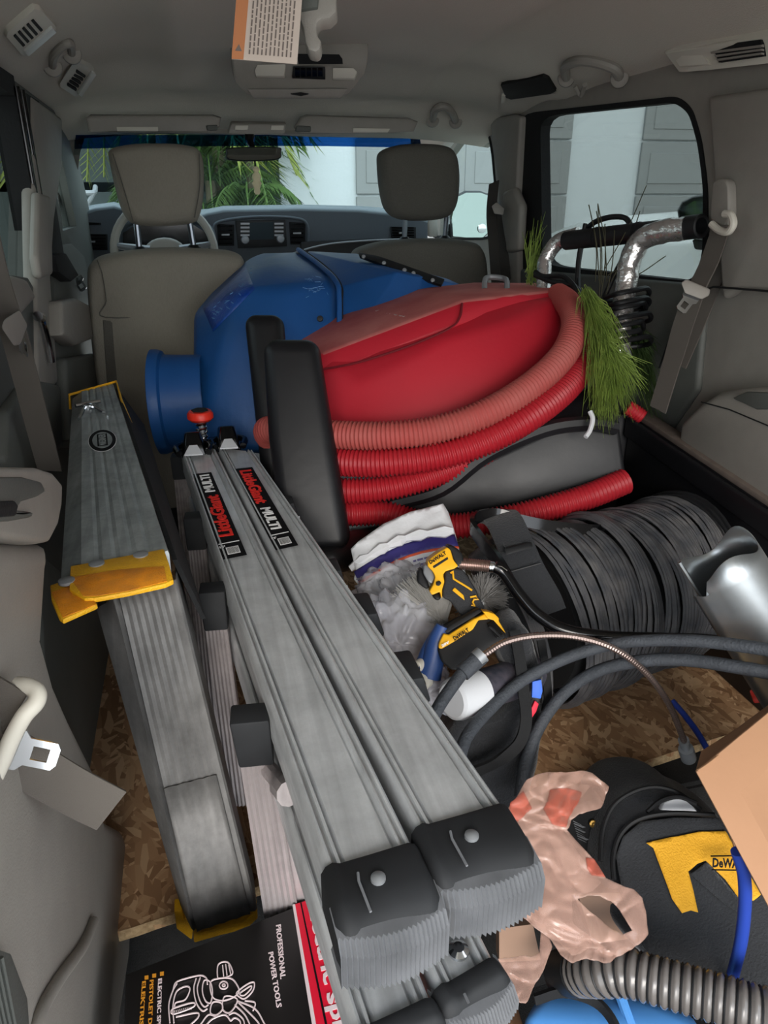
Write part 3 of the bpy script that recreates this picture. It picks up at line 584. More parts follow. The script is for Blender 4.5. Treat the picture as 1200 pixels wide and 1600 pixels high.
# roof vents with lamps on the left, grab handles, right hand vent, torn lamp opening
def onceil(px, py, dz=0.0):
    t = 0.5
    for _ in range(4000):
        q = CAM + ray(px, py) * t
        if q.z > ceil_z(q.x, q.y) - dz or q.x < XL + .01 + dz * .0 or q.x > XR - .02: return q
        t += 0.002
    return q
def cplate(name, pts, m, par, off=.004, th=.01, bevel=.002, **k):
    a = [onceil(p, q) for p, q in pts]; n = (a[1] - a[0]).cross(a[2] - a[0]).normalized()
    if n.dot(CAM - a[0]) < 0: n = -n
    return obj(name, MB().prism([q + n * off for q in a], -n * th), m, par, bevel=bevel, **k)
M['wht2'] = mat('frosted lamp lens', (215, 216, 212), .3)
def leftvent(lab, o, sc, an):
    ca, sa = math.cos(an), math.sin(an)
    f = lambda u, v: (o[0] + (u * ca - v * sa) * sc, o[1] + (u * sa + v * ca) * sc)
    t = thing('roof_vent', lab, 'vent', onceil(*o))
    cplate('frame', [f(-30, -18), f(-24, -22), f(26, -22), f(32, -14), f(32, 18), f(26, 23), f(-26, 23), f(-31, 16)], M['roofp'], t, .010, .02)
    for k in range(5): cplate('slat', [f(-21 + k * 8, -14), f(-17 + k * 8, -14), f(-17 + k * 8, 6), f(-21 + k * 8, 6)], M['blackm'], t, .0125, .006, 0)
    cplate('lamp_lens', [f(-24, 11), f(28, 11), f(28, 20), f(-24, 20)], M['wht2'], t, .015, .008)
leftvent('rear left roof vent with lamp, the larger one at the top left corner', (44, 42), 1.12, -.72)
leftvent('small roof vent with lamp behind the left grab handle', (121, 118), .80, -1.0)
def handle(lab, pts, m, r=.012, feet=True):
    q = [onceil(a, b) for a, b in pts]; t = thing('grab_handle', lab, 'handle', q[0])
    dn = [(CAM - p).normalized() * .03 for p in q]
    mid = [q[0]] + [q[i] + dn[i] for i in range(1, len(q) - 1)] + [q[-1]]
    obj('grip', MB().tube(spline(mid, 6), r, 10), m, t)
    for p in (q[0], q[-1]): obj('mount', MB().lathe(p - (CAM - p).normalized() * .004, CAM - p, [(0, .022), (.012, .02), (.016, .012), (.017, 0)], 16), m, t)
handle('left grab handle on the roof between the two vents', [(82, 104), (84, 88), (98, 72), (110, 68), (112, 84)], M['trim'], .009)
handle('right grab handle with coat hook on the roof above the rear side window', [(885, 122), (884, 104), (905, 95), (935, 98), (962, 108), (968, 122)], M['trim'], .012)
h2 = obj('coat_hook', MB().tube(spline([onceil(900, 120) + V((0, 0, -.02)), onceil(910, 128) + V((0, 0, -.03)), onceil(915, 118) + V((0, 0, -.02))], 4), .006, 8), M['trim'], [o for o in COL.objects if o.name.startswith('grab_handle')][-1])
handle('front right grab handle above the passenger door', [(676, 188), (680, 172), (694, 166), (706, 176), (712, 190)], M['trim'], .012)
rv2 = thing('roof_vent', 'right hand roof vent and lamp unit at the upper right corner', 'vent', onceil(1120, 90))
cplate('frame', [(1040, 78), (1060, 70), (1180, 52), (1230, 50), (1230, 92), (1110, 106), (1064, 110)], M['roofp'], rv2, .006, .02, .003)
cplate('lamp_lens', [(1052, 82), (1098, 76), (1114, 102), (1068, 106)], M['ivory'], rv2, .011, .01)
cplate('vent_opening', [(1120, 72), (1196, 62), (1200, 88), (1130, 98)], M['blackm'], rv2, .010, .01, 0)
for k in range(4): cplate('slat', [(1120 + k * 3, 76 + k * 6), (1200, 66 + k * 6), (1200, 69 + k * 6), (1121 + k * 3, 79 + k * 6)], M['trim'], rv2, .014, .006, 0)
hl = thing('lamp_opening', 'black rectangular opening in the headliner where a lamp is missing, above the side window', 'opening', onceil(830, 135))
cplate('recess', [(784, 128), (850, 114), (858, 118), (870, 138), (862, 142), (800, 151), (792, 148)], mat('opening black', (8, 8, 8), .8), hl, .009, .02, .001)
cplate('rim', [(792, 149), (868, 140), (870, 143), (800, 153)], M['trim'], hl, .006, .008, .001)
cplate('clip', [(785, 143), (791, 143), (790, 155), (784, 155)], M['ivory'], hl, .012, .008, .001)
# warning tag and hook of the centre belt, close to the lens
M['tag'] = mat('paper tag', (206, 190, 178), .8); M['tago'] = mat('orange tag edge', (196, 128, 86), .8); M['ink'] = mat('grey ink', (120, 108, 102), .8)
tg = thing('warning_tag', 'white paper warning tag with orange edge hanging from the roof at the top', 'tag', D(412, 97, .75))
ft = frame(D(362, 92, .75), D(464, 100, .75) - D(362, 92, .75), D(368, -20, .75) - D(362, 92, .75)); W_, H_ = (D(464, 100, .75) - D(362, 92, .75)).length, .12
obj('paper', MB().prism([ft(0, 0), ft(W_, 0), ft(W_, H_), ft(0.0, H_)], ft.z * -.0008), M['tag'], tg)
obj('orange_edge', MB().prism([ft(0, 0, .0003), ft(.012, 0, .0003), ft(.013, H_, .0003), ft(0, H_, .0003)], ft.z * .0003), M['tago'], tg)
obj('warning_sign', MB().prism([ft(.003, .008, .001), ft(.010, .008, .001), ft(.0065, .015, .001)], ft.z * .0002), M['ink'], tg)
mb = MB(); rnd = random.Random(3)
for k in range(11):
    y_ = .006
    while y_ < H_ - .012:
        L = rnd.uniform(.003, .009); mb.prism([ft(.017 + k * .0042, y_, .0006), ft(.0185 + k * .0042, y_, .0006), ft(.0185 + k * .0042, y_ + L, .0006), ft(.017 + k * .0042, y_ + L, .0006)], ft.z * .0002); y_ += L + .0015
pr = obj('print', mb, M['ink'], tg); pr['kind'] = 'stuff'
hk = thing('belt_hook', 'grey plastic belt hook hanging from the roof beside the warning tag', 'hook', D(488, 78, .8))
obj('bracket', MB().prism([D(a, b, .78) for a, b in [(462, -30), (524, -30), (526, 18), (515, 28), (500, 30), (494, 38), (496, 56), (502, 62), (500, 76), (494, 81), (482, 78), (477, 66), (474, 44), (468, 28)]], _F * .02), M['trim'], hk, bevel=.004)
obj('anchor_plate', MB().prism([D(a, b, .775) for a, b in [(466, -30), (500, -30), (496, 10), (470, 14)]], _F * .006), M['trimd'], hk, bevel=.001)
for e in (tg, hk): e.location = e.location
st = obj('tag_strap', strap([D(430, 2, .755), D(440, -60, .80), V((-.42, .80, 1.235))], _R, .03), M['web'], hk)
# ================================================================ metals
def brushed(name, col, rough, metal, axis, dirt=0.5, seed=0.0):
    m = mat(name, col, rough, metal); n, l = m.node_tree.nodes, m.node_tree.links; p = n['Principled BSDF']
    t = n.new('ShaderNodeTexCoord'); mp = n.new('ShaderNodeMapping'); l.new(t.outputs['Object'], mp.inputs[0])
    mp.inputs['Scale'].default_value = {'y': (90, 3, 90), 'z': (90, 90, 3)}[axis]; mp.inputs['Location'].default_value = (seed, seed, 0)
    z = n.new('ShaderNodeTexNoise'); z.inputs['Scale'].default_value = 1.0; z.inputs['Detail'].default_value = 6; l.new(mp.outputs[0], z.inputs[0])
    z2 = n.new('ShaderNodeTexNoise'); z2.inputs['Scale'].default_value = 9; z2.inputs['Detail'].default_value = 8; z2.inputs['Roughness'].default_value = .7; l.new(t.outputs['Object'], z2.inputs[0])
    r = n.new('ShaderNodeMapRange'); r.inputs[1].default_value = .3; r.inputs[2].default_value = .75; r.inputs[3].default_value = .8; r.inputs[4].default_value = 1.15; l.new(z.outputs['Fac'], r.inputs[0])
    r2 = n.new('ShaderNodeMapRange'); r2.inputs[1].default_value = .4; r2.inputs[2].default_value = .62; r2.inputs[3].default_value = 1.0; r2.inputs[4].default_value = 1 - dirt; l.new(z2.outputs['Fac'], r2.inputs[0])
    mu = n.new('ShaderNodeMath'); mu.operation = 'MULTIPLY'; l.new(r.outputs[0], mu.inputs[0]); l.new(r2.outputs[0], mu.inputs[1])
    mx = n.new('ShaderNodeVectorMath'); mx.operation = 'SCALE'; mx.inputs[0].default_value = p.inputs['Base Color'].default_value[:3]; l.new(mu.outputs[0], mx.inputs['Scale']); l.new(mx.outputs[0], p.inputs['Base Color'])
    q = n.new('ShaderNodeMath'); q.operation = 'MULTIPLY_ADD'; q.inputs[1].default_value = .25; q.inputs[2].default_value = rough - .1; l.new(z2.outputs['Fac'], q.inputs[0]); l.new(q.outputs[0], p.inputs['Roughness'])
    b = n.new('ShaderNodeBump'); b.inputs['Strength'].default_value = .25; b.inputs['Distance'].default_value = .0008; l.new(z.outputs['Fac'], b.inputs['Height']); l.new(b.outputs[0], p.inputs['Normal'])
    return m
M['alu'] = brushed('brushed aluminium', (226, 229, 231), .36, .45, 'y', .22)
M['aluw'] = brushed('dusty worn aluminium', (176, 182, 182), .5, .45, 'y', .35, 3)
M['aluz'] = brushed('aluminium rung', (178, 170, 170), .5, .5, 'z', .2)
M['alul'] = brushed('dull aluminium leg', (128, 127, 126), .6, .35, 'z', .35, 5)
M['yel'] = mat('yellow plastic bracket', (240, 180, 28), .5, var=.35, vscale=25, col2=(150, 104, 40), bump=.4, bscale=400)
M['ora'] = mat('orange reflective patch', (255, 160, 30), .4, var=.6, vscale=45, col2=(190, 120, 50), bump=.6, bscale=700)
M['rub'] = mat('dusty black rubber', (36, 38, 41), .7, var=.8, vscale=12, col2=(20, 21, 23))
M['tread'] = mat('dusty grey rubber tread', (124, 126, 130), .85, var=.7, vscale=15, col2=(70, 72, 75))
M['red'] = mat('red plastic knob', (226, 52, 36), .4)
M['wht'] = mat('white plastic', (206, 208, 212), .5)
M['lblk'] = mat('black label', (14, 14, 16), .7, spec=.2); M['lred'] = mat('red lettering', (228, 44, 34), .5); M['lwht'] = mat('white lettering', (240, 240, 240), .5)
# ================================================================ articulated ladder lying on its side: two top rails, rungs hanging down
LZ = .40
lad = thing('folding_ladder', 'folded aluminium ladder with two silver rails, black ribbed feet and black and red labels', 'ladder', (-.25, .95, 0))
PROF = [(0, -.045), (0, -.009), (.002, -.003), (.0045, 0), (.0065, -.0005), (.0075, -.005), (.0095, -.005), (.0105, -.0005), (.013, 0), (.0145, -.006), (.0155, -.0075), (.018, -.004)]
def rail(a0, a1, b0, b1, name='rail', m='alu', dz=0.0, prof=PROF, par=None, cap=False):
    """a0,a1 = left/right edge far; b0,b1 = left/right edge near"""
    rg = []
    for L, Rr in ((a0, a1), (b0, b1)):
        u = (Rr - L); w_ = u.length; u.normalize(); pr = prof + [(w_ - x, h) for x, h in reversed(prof)]
        pr = pr + [(w_ - .003, -.045), (w_ - .003, -.012), (.003, -.012), (.003, -.045)]
        rg.append([L + u * x + V((0, 0, h + dz)) for x, h in pr])
    return obj(name, MB().rings(rg), M[m], par or lad, ang=25)
A = (Z(283, 706, LZ), Z(336, 697, LZ), Z(510, 1361, LZ), Z(650, 1324, LZ)); B = (Z(340, 697, LZ), Z(396, 703, LZ), Z(652, 1298, LZ), Z(792, 1262, LZ))
rail(*A); rail(*B)
def foot(q, name='foot', z=LZ, far=.055, drop=.052, bolt=True, side=1):
    L, Rr = q[2], q[3]; u = (Rr - L).normalized(); f = V((u.y, -u.x, 0)); f = f if f.y < 0 else -f; w_ = (Rr - L).length
    # rounded cap over the rail end
    g = lambda a, b, h: L + u * a + f * b + V((0, 0, h))
    e = .004; rg = []
    for b, h, s in ((-.004, .003, 0), (.0, .0045, 0), (far * .55, .0045, 0), (far * .8, .002, 0), (far, -.006, .002), (far + .006, -.02, .004)):
        x0, x1 = -e + s, w_ + e - s
        rg.append([g(x0, b, -.045), g(x0, b, h - .010), g(x0 + .004, b, h - .003), g(x0 + .010, b, h), g(x0 + .016, b, h - .003), g(w_ / 2, b, h - .002), g(x1 - .010, b, h), g(x1 - .004, b, h - .003), g(x1, b, h - .010), g(x1, b, -.045)])
    fo = obj(name, MB().rings(rg), M['rub'], lad, ang=50)
    # ribbed tread, curved like a fan
    n = 22; rg = []; tr = MB()
    for i in range(n * 2 + 1):
        t = i / (n * 2); a = -.005 + (w_ + .010) * t; bb = far + .004 + .010 * math.sin(PI * t) - (0.0032 if i % 2 else 0)
        rg.append([g(a, bb - .03, -.006), g(a, bb - .004, -.006 - .003 * (1 - math.sin(PI * t))), g(a, bb + .004, -.018), g(a, bb + .004, -drop), g(a, bb - .03, -drop)])
    t_ = obj('tread', MB().rings(rg, False, False), M['tread'], fo, smooth=False); t_['label'] = 'grey dusty ribbed tread'
    for a in (0, w_ * .16): pass
    obj('groove', MB().tube([g(w_ * .30, 0.012, .0035), g(w_ * .28, .02, .0035), g(w_ * .30, far * .86, .002)], .0012, 6), M['tread'], fo)
    if bolt: obj('rivet', MB().lathe(g(w_ * .48, far * .40, .002), (0, 0, 1), [(0, .0062), (.003, .006), (.0048, .003), (.005, 0)], 16), M['silver'], fo)
    return fo
foot(A); foot(B)
# lower pair of rails, seen beyond the feet
LZ2 = .315
C1 = (A[0] + V((0, 0, -.085)), A[1] + V((0, 0, -.085)), Z(556, 1618, LZ2), Z(678, 1566, LZ2)); D1 = (B[0] + V((0, 0, -.085)), B[1] + V((0, 0, -.085)), Z(684, 1552, LZ2), Z(776, 1502, LZ2))
rail(*C1, m='alu'); rail(*D1, m='alu')
for q in (C1, D1): foot(q, z=LZ2, far=.018, drop=.03, bolt=False)
obj('rivet', MB().lathe(Z(716, 1487, LZ2), (0, 0, 1), [(0, .009), (.003, .009), (.006, .005), (.006, 0)], 16), M['chrome'], lad)
# labels with lettering
def label(q0, q1, q2, q3, logo_first, seed):
    """q0 far-left, q1 far-right, q2 near-right, q3 near-left of a black sticker lying on the rail"""
    z = LZ - .0012; P0, P1, P2, P3 = [Z(*q, z) for q in (q0, q1, q2, q3)]; th = V((0, 0, .0004))
    lb = obj('label', MB().prism([P0, P1, P2, P3], th), M['lblk'], lad); lb['label'] = 'black sticker with red and white lettering'
    L = P0 - P3; f = frame(P3 + th, L, P3 - P2); ln = L.length; wd = abs((P3 - P2).dot(f.y))
    fr_ = lambda s, w0, w1: (f.o + f.x * (ln * s) + f.y * (-wd * .86) + f.z * .0003)
    # lettering reads along the rail: text x direction runs away from the camera on the left rail, towards it on the right rail
    if logo_first:   # left rail: "LittleGiant" near, "MULTI" far, read facing from the right side
        xd = L; yd = P3 - P2
        text('lettering', 'LittleGiant', P3 + L * .20 + (P2 - P3) * .80 + th * 1.5, xd, yd, ln * .47, wd * .62, M['lred'], lb, .03)
        text('lettering', 'MULTI', P3 + L * .72 + (P2 - P3) * .74 + th * 1.5, xd, yd, ln * .24, wd * .48, M['lwht'], lb, .03)
    else:
        xd = -L; yd = P2 - P3
        text('lettering', 'LittleGiant', P0 - L * .04 + (P1 - P0) * .20 + th * 1.5, xd, yd, ln * .46, wd * .62, M['lred'], lb, .03)
        text('lettering', 'MULTI', P0 - L * .56 + (P1 - P0) * .26 + th * 1.5, xd, yd, ln * .24, wd * .48, M['lwht'], lb, .03)
    bx = MB(); z0 = th * 1.5; rnd = random.Random(seed)
    g = lambda u, v: P3 + (P2 - P3) * u + L * v + z0
    bx.prism([g(.3, .03), g(.8, .03), g(.8, .095), g(.3, .095)], V((0, 0, .0002)))
    bx.prism([g(.08, .135), g(.92, .135), g(.92, .142), g(.08, .142)], V((0, 0, .0002)))
    for k in range(4): bx.prism([g(.08 + k * .06, .10 + .01 * (k % 2)), g(.12 + k * .06, .10 + .01 * (k % 2)), g(.12 + k * .06, .118), g(.08 + k * .06, .118)], V((0, 0, .0002)))
    obj('small_print', bx, M['lwht'], lb)
    bb = MB()
    for k in range(14): bb.prism([g(.34 + k * .032, .036), g(.34 + k * .032 + rnd.uniform(.008, .02), .036), g(.34 + k * .032 + .014, .089), g(.34 + k * .032, .089)], V((0, 0, .0004)))
    obj('barcode', bb, M['lblk'], lb)
label((302, 741), (330, 738), (386, 867), (346, 875), True, 1)
label((366, 733), (394, 730), (466, 852), (430, 860), False, 2)
# far hinge: locks, red knob, spring
for (cx, cy) in ((303, 697), (357, 687)):
    p0 = Z(cx, cy + 8, LZ)
    lk = obj('hinge_lock', MB().hull([p0 + V(q) for q in [(-.026, -.02, -.01), (.026, -.02, -.01), (-.026, .05, -.01), (.026, .05, -.01), (-.018, -.012, .018), (.018, -.012, .018), (-.018, .045, .03), (.018, .045, .03), (-.014, .02, .036), (.014, .02, .036)]]), M['blackg'], lad, bevel=.004, seg=2)
    obj('indicator', MB().prism([p0 + V(q) for q in [(-.019, -.040, .004), (.018, -.042, .004), (.008, -.014, .015), (-.008, -.014, .015)]], V((0, 0, .003))), M['wht'], lk)
    for s in (-1, 1): obj('lock_arm', MB().tube(spline([p0 + V((s * .018, .05, .0)), p0 + V((s * .036, .02, .004)), p0 + V((s * .03, -.02, .002))], 5), .007, 8), M['blackg'], lk)
kb = Z(317, 690, LZ)
obj('spring_post', MB().tube([kb + V((0, .01, .0)) + V((math.cos(t) * .011, math.sin(t) * .011, .0016 * t)) for t in [i * .5 for i in range(60)]], .0025, 6), M['chrome'], lad)
obj('post_rod', MB().tube([kb + V((0, .01, -.02)), kb + V((0, .01, .05))], .006, 10), M['silver'], lad)
kn = obj('knob', MB().lathe(kb + V((0, .01, .042)), (0, 0, 1), [(0, .006), (.003, .022), (.009, .028), (.018, .028), (.024, .024), (.026, 0)], 28), M['red'], lad); kn['label'] = 'red round release knob'
obj('knob_cap', MB().lathe(kb + V((0, .01, .0672)), (0, 0, 1), [(0, .019), (.002, .018), (.0026, 0)], 6), M['blackm'], kn)
obj('hinge_plate', MB().prism([kb + V(q) for q in [(-.05, -.02, -.02), (.075, -.02, -.02), (.09, .03, -.02), (.02, .06, -.02), (-.05, .05, -.02)]], V((0, 0, .012))), M['blackg'], lad, bevel=.004)
# rungs hanging down from the left rail, black sleeves on top
def rung(t0, b0, w0, w1, z0=LZ - .03, z1=.04, dt=None, hl=.045, m='aluz', br=True):
    """vertical ribbed box: top centre pixel t0 at z0, bottom centre pixel b0 at z1"""
    P0 = Z(*t0, z0); P1 = Z(*b0, z1); u = V((1, -.1, 0)).normalized(); f = V((.1, 1, 0)).normalized()
    n = 6; rg = []
    for P, w_ in ((P0, w0), (P1, w1)):
        pr = [(-w_ / 2 + w_ * i / (2 * n), -.011 + (.0018 if i % 2 else 0)) for i in range(2 * n + 1)]
        rg.append([P + u * a + f * b for a, b in pr] + [P + u * (w_ / 2) + f * .011, P - u * (w_ / 2) + f * .011])
    r_ = obj('rung', MB().rings(rg), M[m], lad, ang=20)
    if br:
        d = (P1 - P0).normalized()
        obj('rung_sleeve', MB().hull([P0 - d * .012 + u * a + f * b for a in (-w0 * .62, w0 * .62) for b in (-.016, .018)] + [P0 + d * hl + u * a + f * b for a in (-w0 * .56, w0 * .56) for b in (-.015, .016)]), M['rub'], r_, bevel=.003)
    return r_
rung((283, 718), (312, 1010), .034, .034, z1=.10)
rung((305, 815), (345, 1200), .030, .032, z1=.02)
rung((333, 930), (374, 1252), .030, .034, z1=.07)
rung((392, 1128), (440, 1420), .034, .042, z1=.08, hl=.05)
obj('rung', MB().hull([Z(a, b, .22) + V((0, c, -d)) for a, b in ((440, 1290), (470, 1290)) for c, d in ((0, 0), (0, .2), (.02, 0), (.02, .2))]), M['aluz'], lad, bevel=.001)
# flared joint with weld under the rail
wj = obj('weld_joint', MB().tube(spline([Z(408, 1190, .30), Z(425, 1208, .31), Z(452, 1240, .33)], 5), [.006] * 4 + [.010] * 4 + [.014] * 3, 10), M['aluz'], lad)
# black rung brackets peeping out right of the right rail, with short rungs below
for (a, b, s, wl) in ((448, 790, .020, 1), (516, 893, .022, 1), (562, 955, .030, 0), (628, 1052, .030, 0)):
    p0 = Z(a, b, LZ - .02); k = obj('rung_bracket', MB().hull([p0 + V(q) for q in [(-.03, -s, .012), (s * .6, -s, .012), (-.03, s, .012), (s * .6, s, .012), (-.03, -s, -.035), (s, -s * .8, -.03), (-.03, s, -.035), (s, s * .8, -.03)]]), M['rub'], lad, bevel=.004)
    if wl: obj('bracket_label', MB().box(p0 + V((s * .55, -s * .95, -.03)), (s * .9, .002, .03)), M['wht'], k)
    q = p0 + V((-.01, 0, -.03)); obj('rung', MB().hull([q + V((c, d, e)) for c in (-.016, .016) for d in (-.011, .011) for e in (0, -.26)]), M['aluz'], lad, bevel=.001)
# ================================================================ aluminium work platform on its side
WZ = .50
wp_ = thing('work_platform', 'worn aluminium work platform with yellow end bracket, left of the folded ladder', 'ladder', (-.48, 1.1, 0))
fl, frr, nl, nr = Z(128, 612, WZ), Z(176, 600, WZ), Z(127, 893, WZ), Z(262, 862, WZ)
f2, n2 = Z(112, 616, WZ), Z(92, 905, WZ)
rg = []
for L0, L1, R1 in ((f2, fl, frr), (n2, nl, nr)):
    u = R1 - L1; g_ = [L0 + V((0, 0, -.022)), L0 + V((0, 0, -.010)), lerp(L0, L1, .9) + V((0, 0, -.001)), L1 + V((0, 0, .001))]
    for k in range(1, 20):
        g_.append(L1 + u * (k / 20) + V((0, 0, (-.0016 if k % 4 in (0,) else .0006))))
    g_ += [R1 + V((0, 0, .0015)), R1 + V((.0015, 0, -.003)), R1 + V((.001, 0, -.03)), R1 + V((.001, 0, -.034)), R1 + V((-.003, 0, -.034)), R1 + V((-.004, 0, -.006)), L0 + V((.004, 0, -.014)), L0 + V((.004, 0, -.022))]
    rg.append(g_)
obj('beam', MB().rings(rg), M['aluw'], wp_, ang=25)
inn = obj('inner_beam', MB().prism([frr + V((.004, 0, -.012)), nr + V((.004, 0, -.012)), nr + V((.03, 0, -.10)), frr + V((.05, 0, -.10))], V((.006, 0, 0))), M['blackm'], wp_)
# yellow rim at the far end and down the far right edge
obj('end_cap', MB().tube([f2 + V((-.006, -.01, -.03)), f2 + V((-.006, .004, -.002)), frr + V((.008, .006, .004)), lerp(frr, nr, .12) + V((.009, 0, -.012)), lerp(frr, nr, .3) + V((.016, 0, -.03))], .0028, 8), M['yel'], wp_)
# T shaped latch
lt = [(118, 634), (156, 626)]; zl = WZ + .004
obj('latch', MB().tube([Z(118, 634, zl), Z(156, 627, zl)], .0045, 8).tube([Z(136, 632, zl), Z(132, 636, zl), Z(124, 655, zl - .004)], .004, 8).tube([Z(139, 632, zl), Z(150, 638, zl), Z(162, 644, zl)], .004, 8).lathe(Z(137, 635, zl), (0, 0, 1), [(-.004, .011), (.004, .011), (.006, .006)], 14), M['chrome'], wp_)
# oval brand mark
oc = Z(160, 688, WZ + .0012); ov = (fl - nl); ov.z = 0; ov.normalize(); ou = V((ov.y, -ov.x, 0))
oval = lambda a, b, h: [oc + ou * math.cos(t) * a + ov * math.sin(t) * b + V((0, 0, h)) for t in [2 * PI * i / 32 for i in range(32)]]
bm_ = obj('brand_mark', MB().prism(oval(.0235, .066, 0), V((0, 0, .0003))), M['lwht'], wp_)
for (a, b, h, m) in ((.0225, .064, .0004, 'lblk'), (.0165, .048, .0008, 'aluw')): obj('oval_ring', MB().prism(oval(a, b, h), V((0, 0, .0003))), M[m], bm_)
obj('oval_panel', MB().prism([oc + ou * a + ov * b + V((0, 0, .0012)) for a, b in ((-.0085, -.036), (.0085, -.036), (.0085, .036), (-.0085, .036))], V((0, 0, .0002))), M['lblk'], bm_)
text('lettering', 'WERNER', oc + ou * .006 + ov * -.033 + V((0, 0, .0015)), ov, -ou, .066, .012, M['aluw'], bm_, .02)
# yellow reflective bracket at the near end
yz_ = WZ + .003
def yp(name, pts, z, th, m, par=None, bevel=.0015): return obj(name, MB().prism([Z(a, b, z) for a, b in pts], V((0, 0, -th))), M[m], par or wp_, bevel=bevel)
yb = yp('end_bracket', [(110, 884), (256, 857), (264, 880), (271, 906), (258, 912), (200, 925), (150, 934), (132, 935), (108, 920)], yz_, .006, 'yel')
yp('reflector', [(109, 902), (180, 890), (256, 884), (261, 908), (200, 923), (150, 931), (130, 931)], yz_ + .0006, .001, 'ora', yb)
yb2 = yp('end_bracket', [(78, 914), (108, 904), (112, 925), (146, 934), (152, 944), (98, 968), (92, 964), (80, 936)], yz_ - .004, .006, 'yel')
yp('reflector', [(80, 925), (108, 915), (114, 930), (146, 936), (150, 944), (98, 965)], yz_ - .0034, .001, 'ora', yb2)
for (a, b) in ((151, 881), (220, 867), (104, 908)): obj('rivet', MB().lathe(Z(a, b, yz_), (0, 0, 1), [(-.002, .009), (.0015, .009), (.0025, .005), (.0026, 0)], 14), M['silver'], yb)
# leg running down to the floor
T0, T1, T2, T3 = Z(152, 950, .44), Z(176, 935, .46), Z(180, 925, .46), Z(272, 905, .47)
B0, B1, B2, B3 = Z(283, 1440, .03), Z(300, 1450, .03), Z(302, 1452, .03), Z(398, 1420, .03)
B0 = V((B0.x, .735, .03)); 
def legrow(t):
    p = [lerp(a, b, t) for a, b in ((T0, B0), (T1, B1), (T2, B2), (T3, B3))]; out = [p[0] + V((0, .05, 0)), p[0], lerp(p[0], p[1], .5) + V((0, -.001, 0)), p[1], p[1] + V((.002, -.004, 0)), p[2] + V((.003, .001, 0))]
    for k in range(1, 16): out.append(lerp(p[2], p[3], k / 16) + V((0, -.0016 if k % 2 else .0004, 0)))
    out += [p[3] + V((0, -.003, 0)), p[3] + V((.002, 0, 0)), p[3] + V((.002, .05, 0))]
    return out
obj('leg', MB().rings([legrow(t / 12) for t in range(13)], False, False), M['alul'], wp_, solid=.002, ang=25)
P = lambda u, v: lerp(lerp(T2, B2, v), lerp(T3, B3, v), u)
obj('leg_sleeve', MB().rings([[P(.06 + .86 * k / 12, v) + V((0, -.004 - (.0012 if k % 3 == 0 else 0), 0)) for k in range(13)] for v in (.56, .8, 1.0)], False, False), M['alul'], wp_, solid=.002, ang=25)
for e, nm in (((283, 1436, 300, 1462, 299, 1440), 'left'), ((300, 1440, 400, 1415, 398, 1398), 'right')): pass
fy = obj('yellow_foot', MB().prism([Y(a, b, .705) for a, b in [(300, 1437), (311, 1437), (313, 1458), (340, 1450), (344, 1446), (378, 1443), (392, 1430), (391, 1421), (402, 1419), (403, 1436), (385, 1452), (345, 1462), (303, 1474)]], (0, .02, 0)), M['yel'], wp_, bevel=.002)
obj('yellow_foot', MB().prism([Y(a, b, .73) for a, b in [(272, 1424), (285, 1423), (287, 1437), (301, 1434), (302, 1450), (300, 1470), (276, 1452)]], (0, .02, 0)), M['yel'], wp_, bevel=.002)
# ================================================================ blue air mover lying on its side
M['blue'] = mat('blue moulded plastic', (24, 80, 142), .36, rvar=.25, vscale=12, var=.25, bump=.12, bscale=90, col2=(40, 96, 172))
M['blued'] = mat('blue moulded plastic recess', (8, 60, 150), .45, var=.4, vscale=40, col2=(60, 110, 180), bump=.5, bscale=120)
am = thing('air_mover', 'big blue plastic air mover lying on its side behind the red machine', 'fan', D(450, 700, 2.1))
def hb(name, front, m, par, bevel=.03, seg=4): return obj(name, MB().hull(front), M[m], par, bevel=bevel, seg=seg, ang=60)
bk = lambda q, s=.28: V((q.x + .02, q.y + s, q.z - .0))
fA = [D(301, 488, 1.92), D(305, 690, 1.80), D(300, 700, 1.80), D(372, 455, 1.80), D(400, 394, 2.2), D(470, 392, 2.2), D(318, 470, 2.05), D(526, 440, 1.9), D(528, 560, 1.84), D(520, 720, 1.8), D(440, 420, 1.95), D(306, 600, 1.83), D(360, 505, 1.78)]
fh = hb('front_half', fA + [D(330, 470, 2.12), D(522, 432, 2.12), D(530, 700, 2.12), D(320, 690, 2.12)], 'blue', am, .028)
fB = [D(478, 392, 2.2), D(530, 448, 1.93), D(532, 560, 1.86), D(532, 700, 1.84), D(700, 436, 2.02), D(720, 445, 2.0), D(556, 396, 2.22), D(620, 425, 1.9), D(720, 640, 1.95), D(540, 660, 2.15), D(700, 440, 2.15), D(585, 404, 2.2)]
hb('rear_half', fB, 'blue', am, .014, 3)
obj('seam_flange', MB().tube(spline([D(466, 390, 2.185), D(500, 415, 2.03), D(526, 441, 1.885), D(530, 470, 1.855), D(530, 540, 1.84)], 5), .007, 8), M['blue'], am)
obj('seam_gap', MB().tube(spline([D(472, 391, 2.19), D(506, 416, 2.03), D(531, 444, 1.885), D(533, 475, 1.86), D(533, 540, 1.85)], 5), .005, 8), M['blackm'], am)
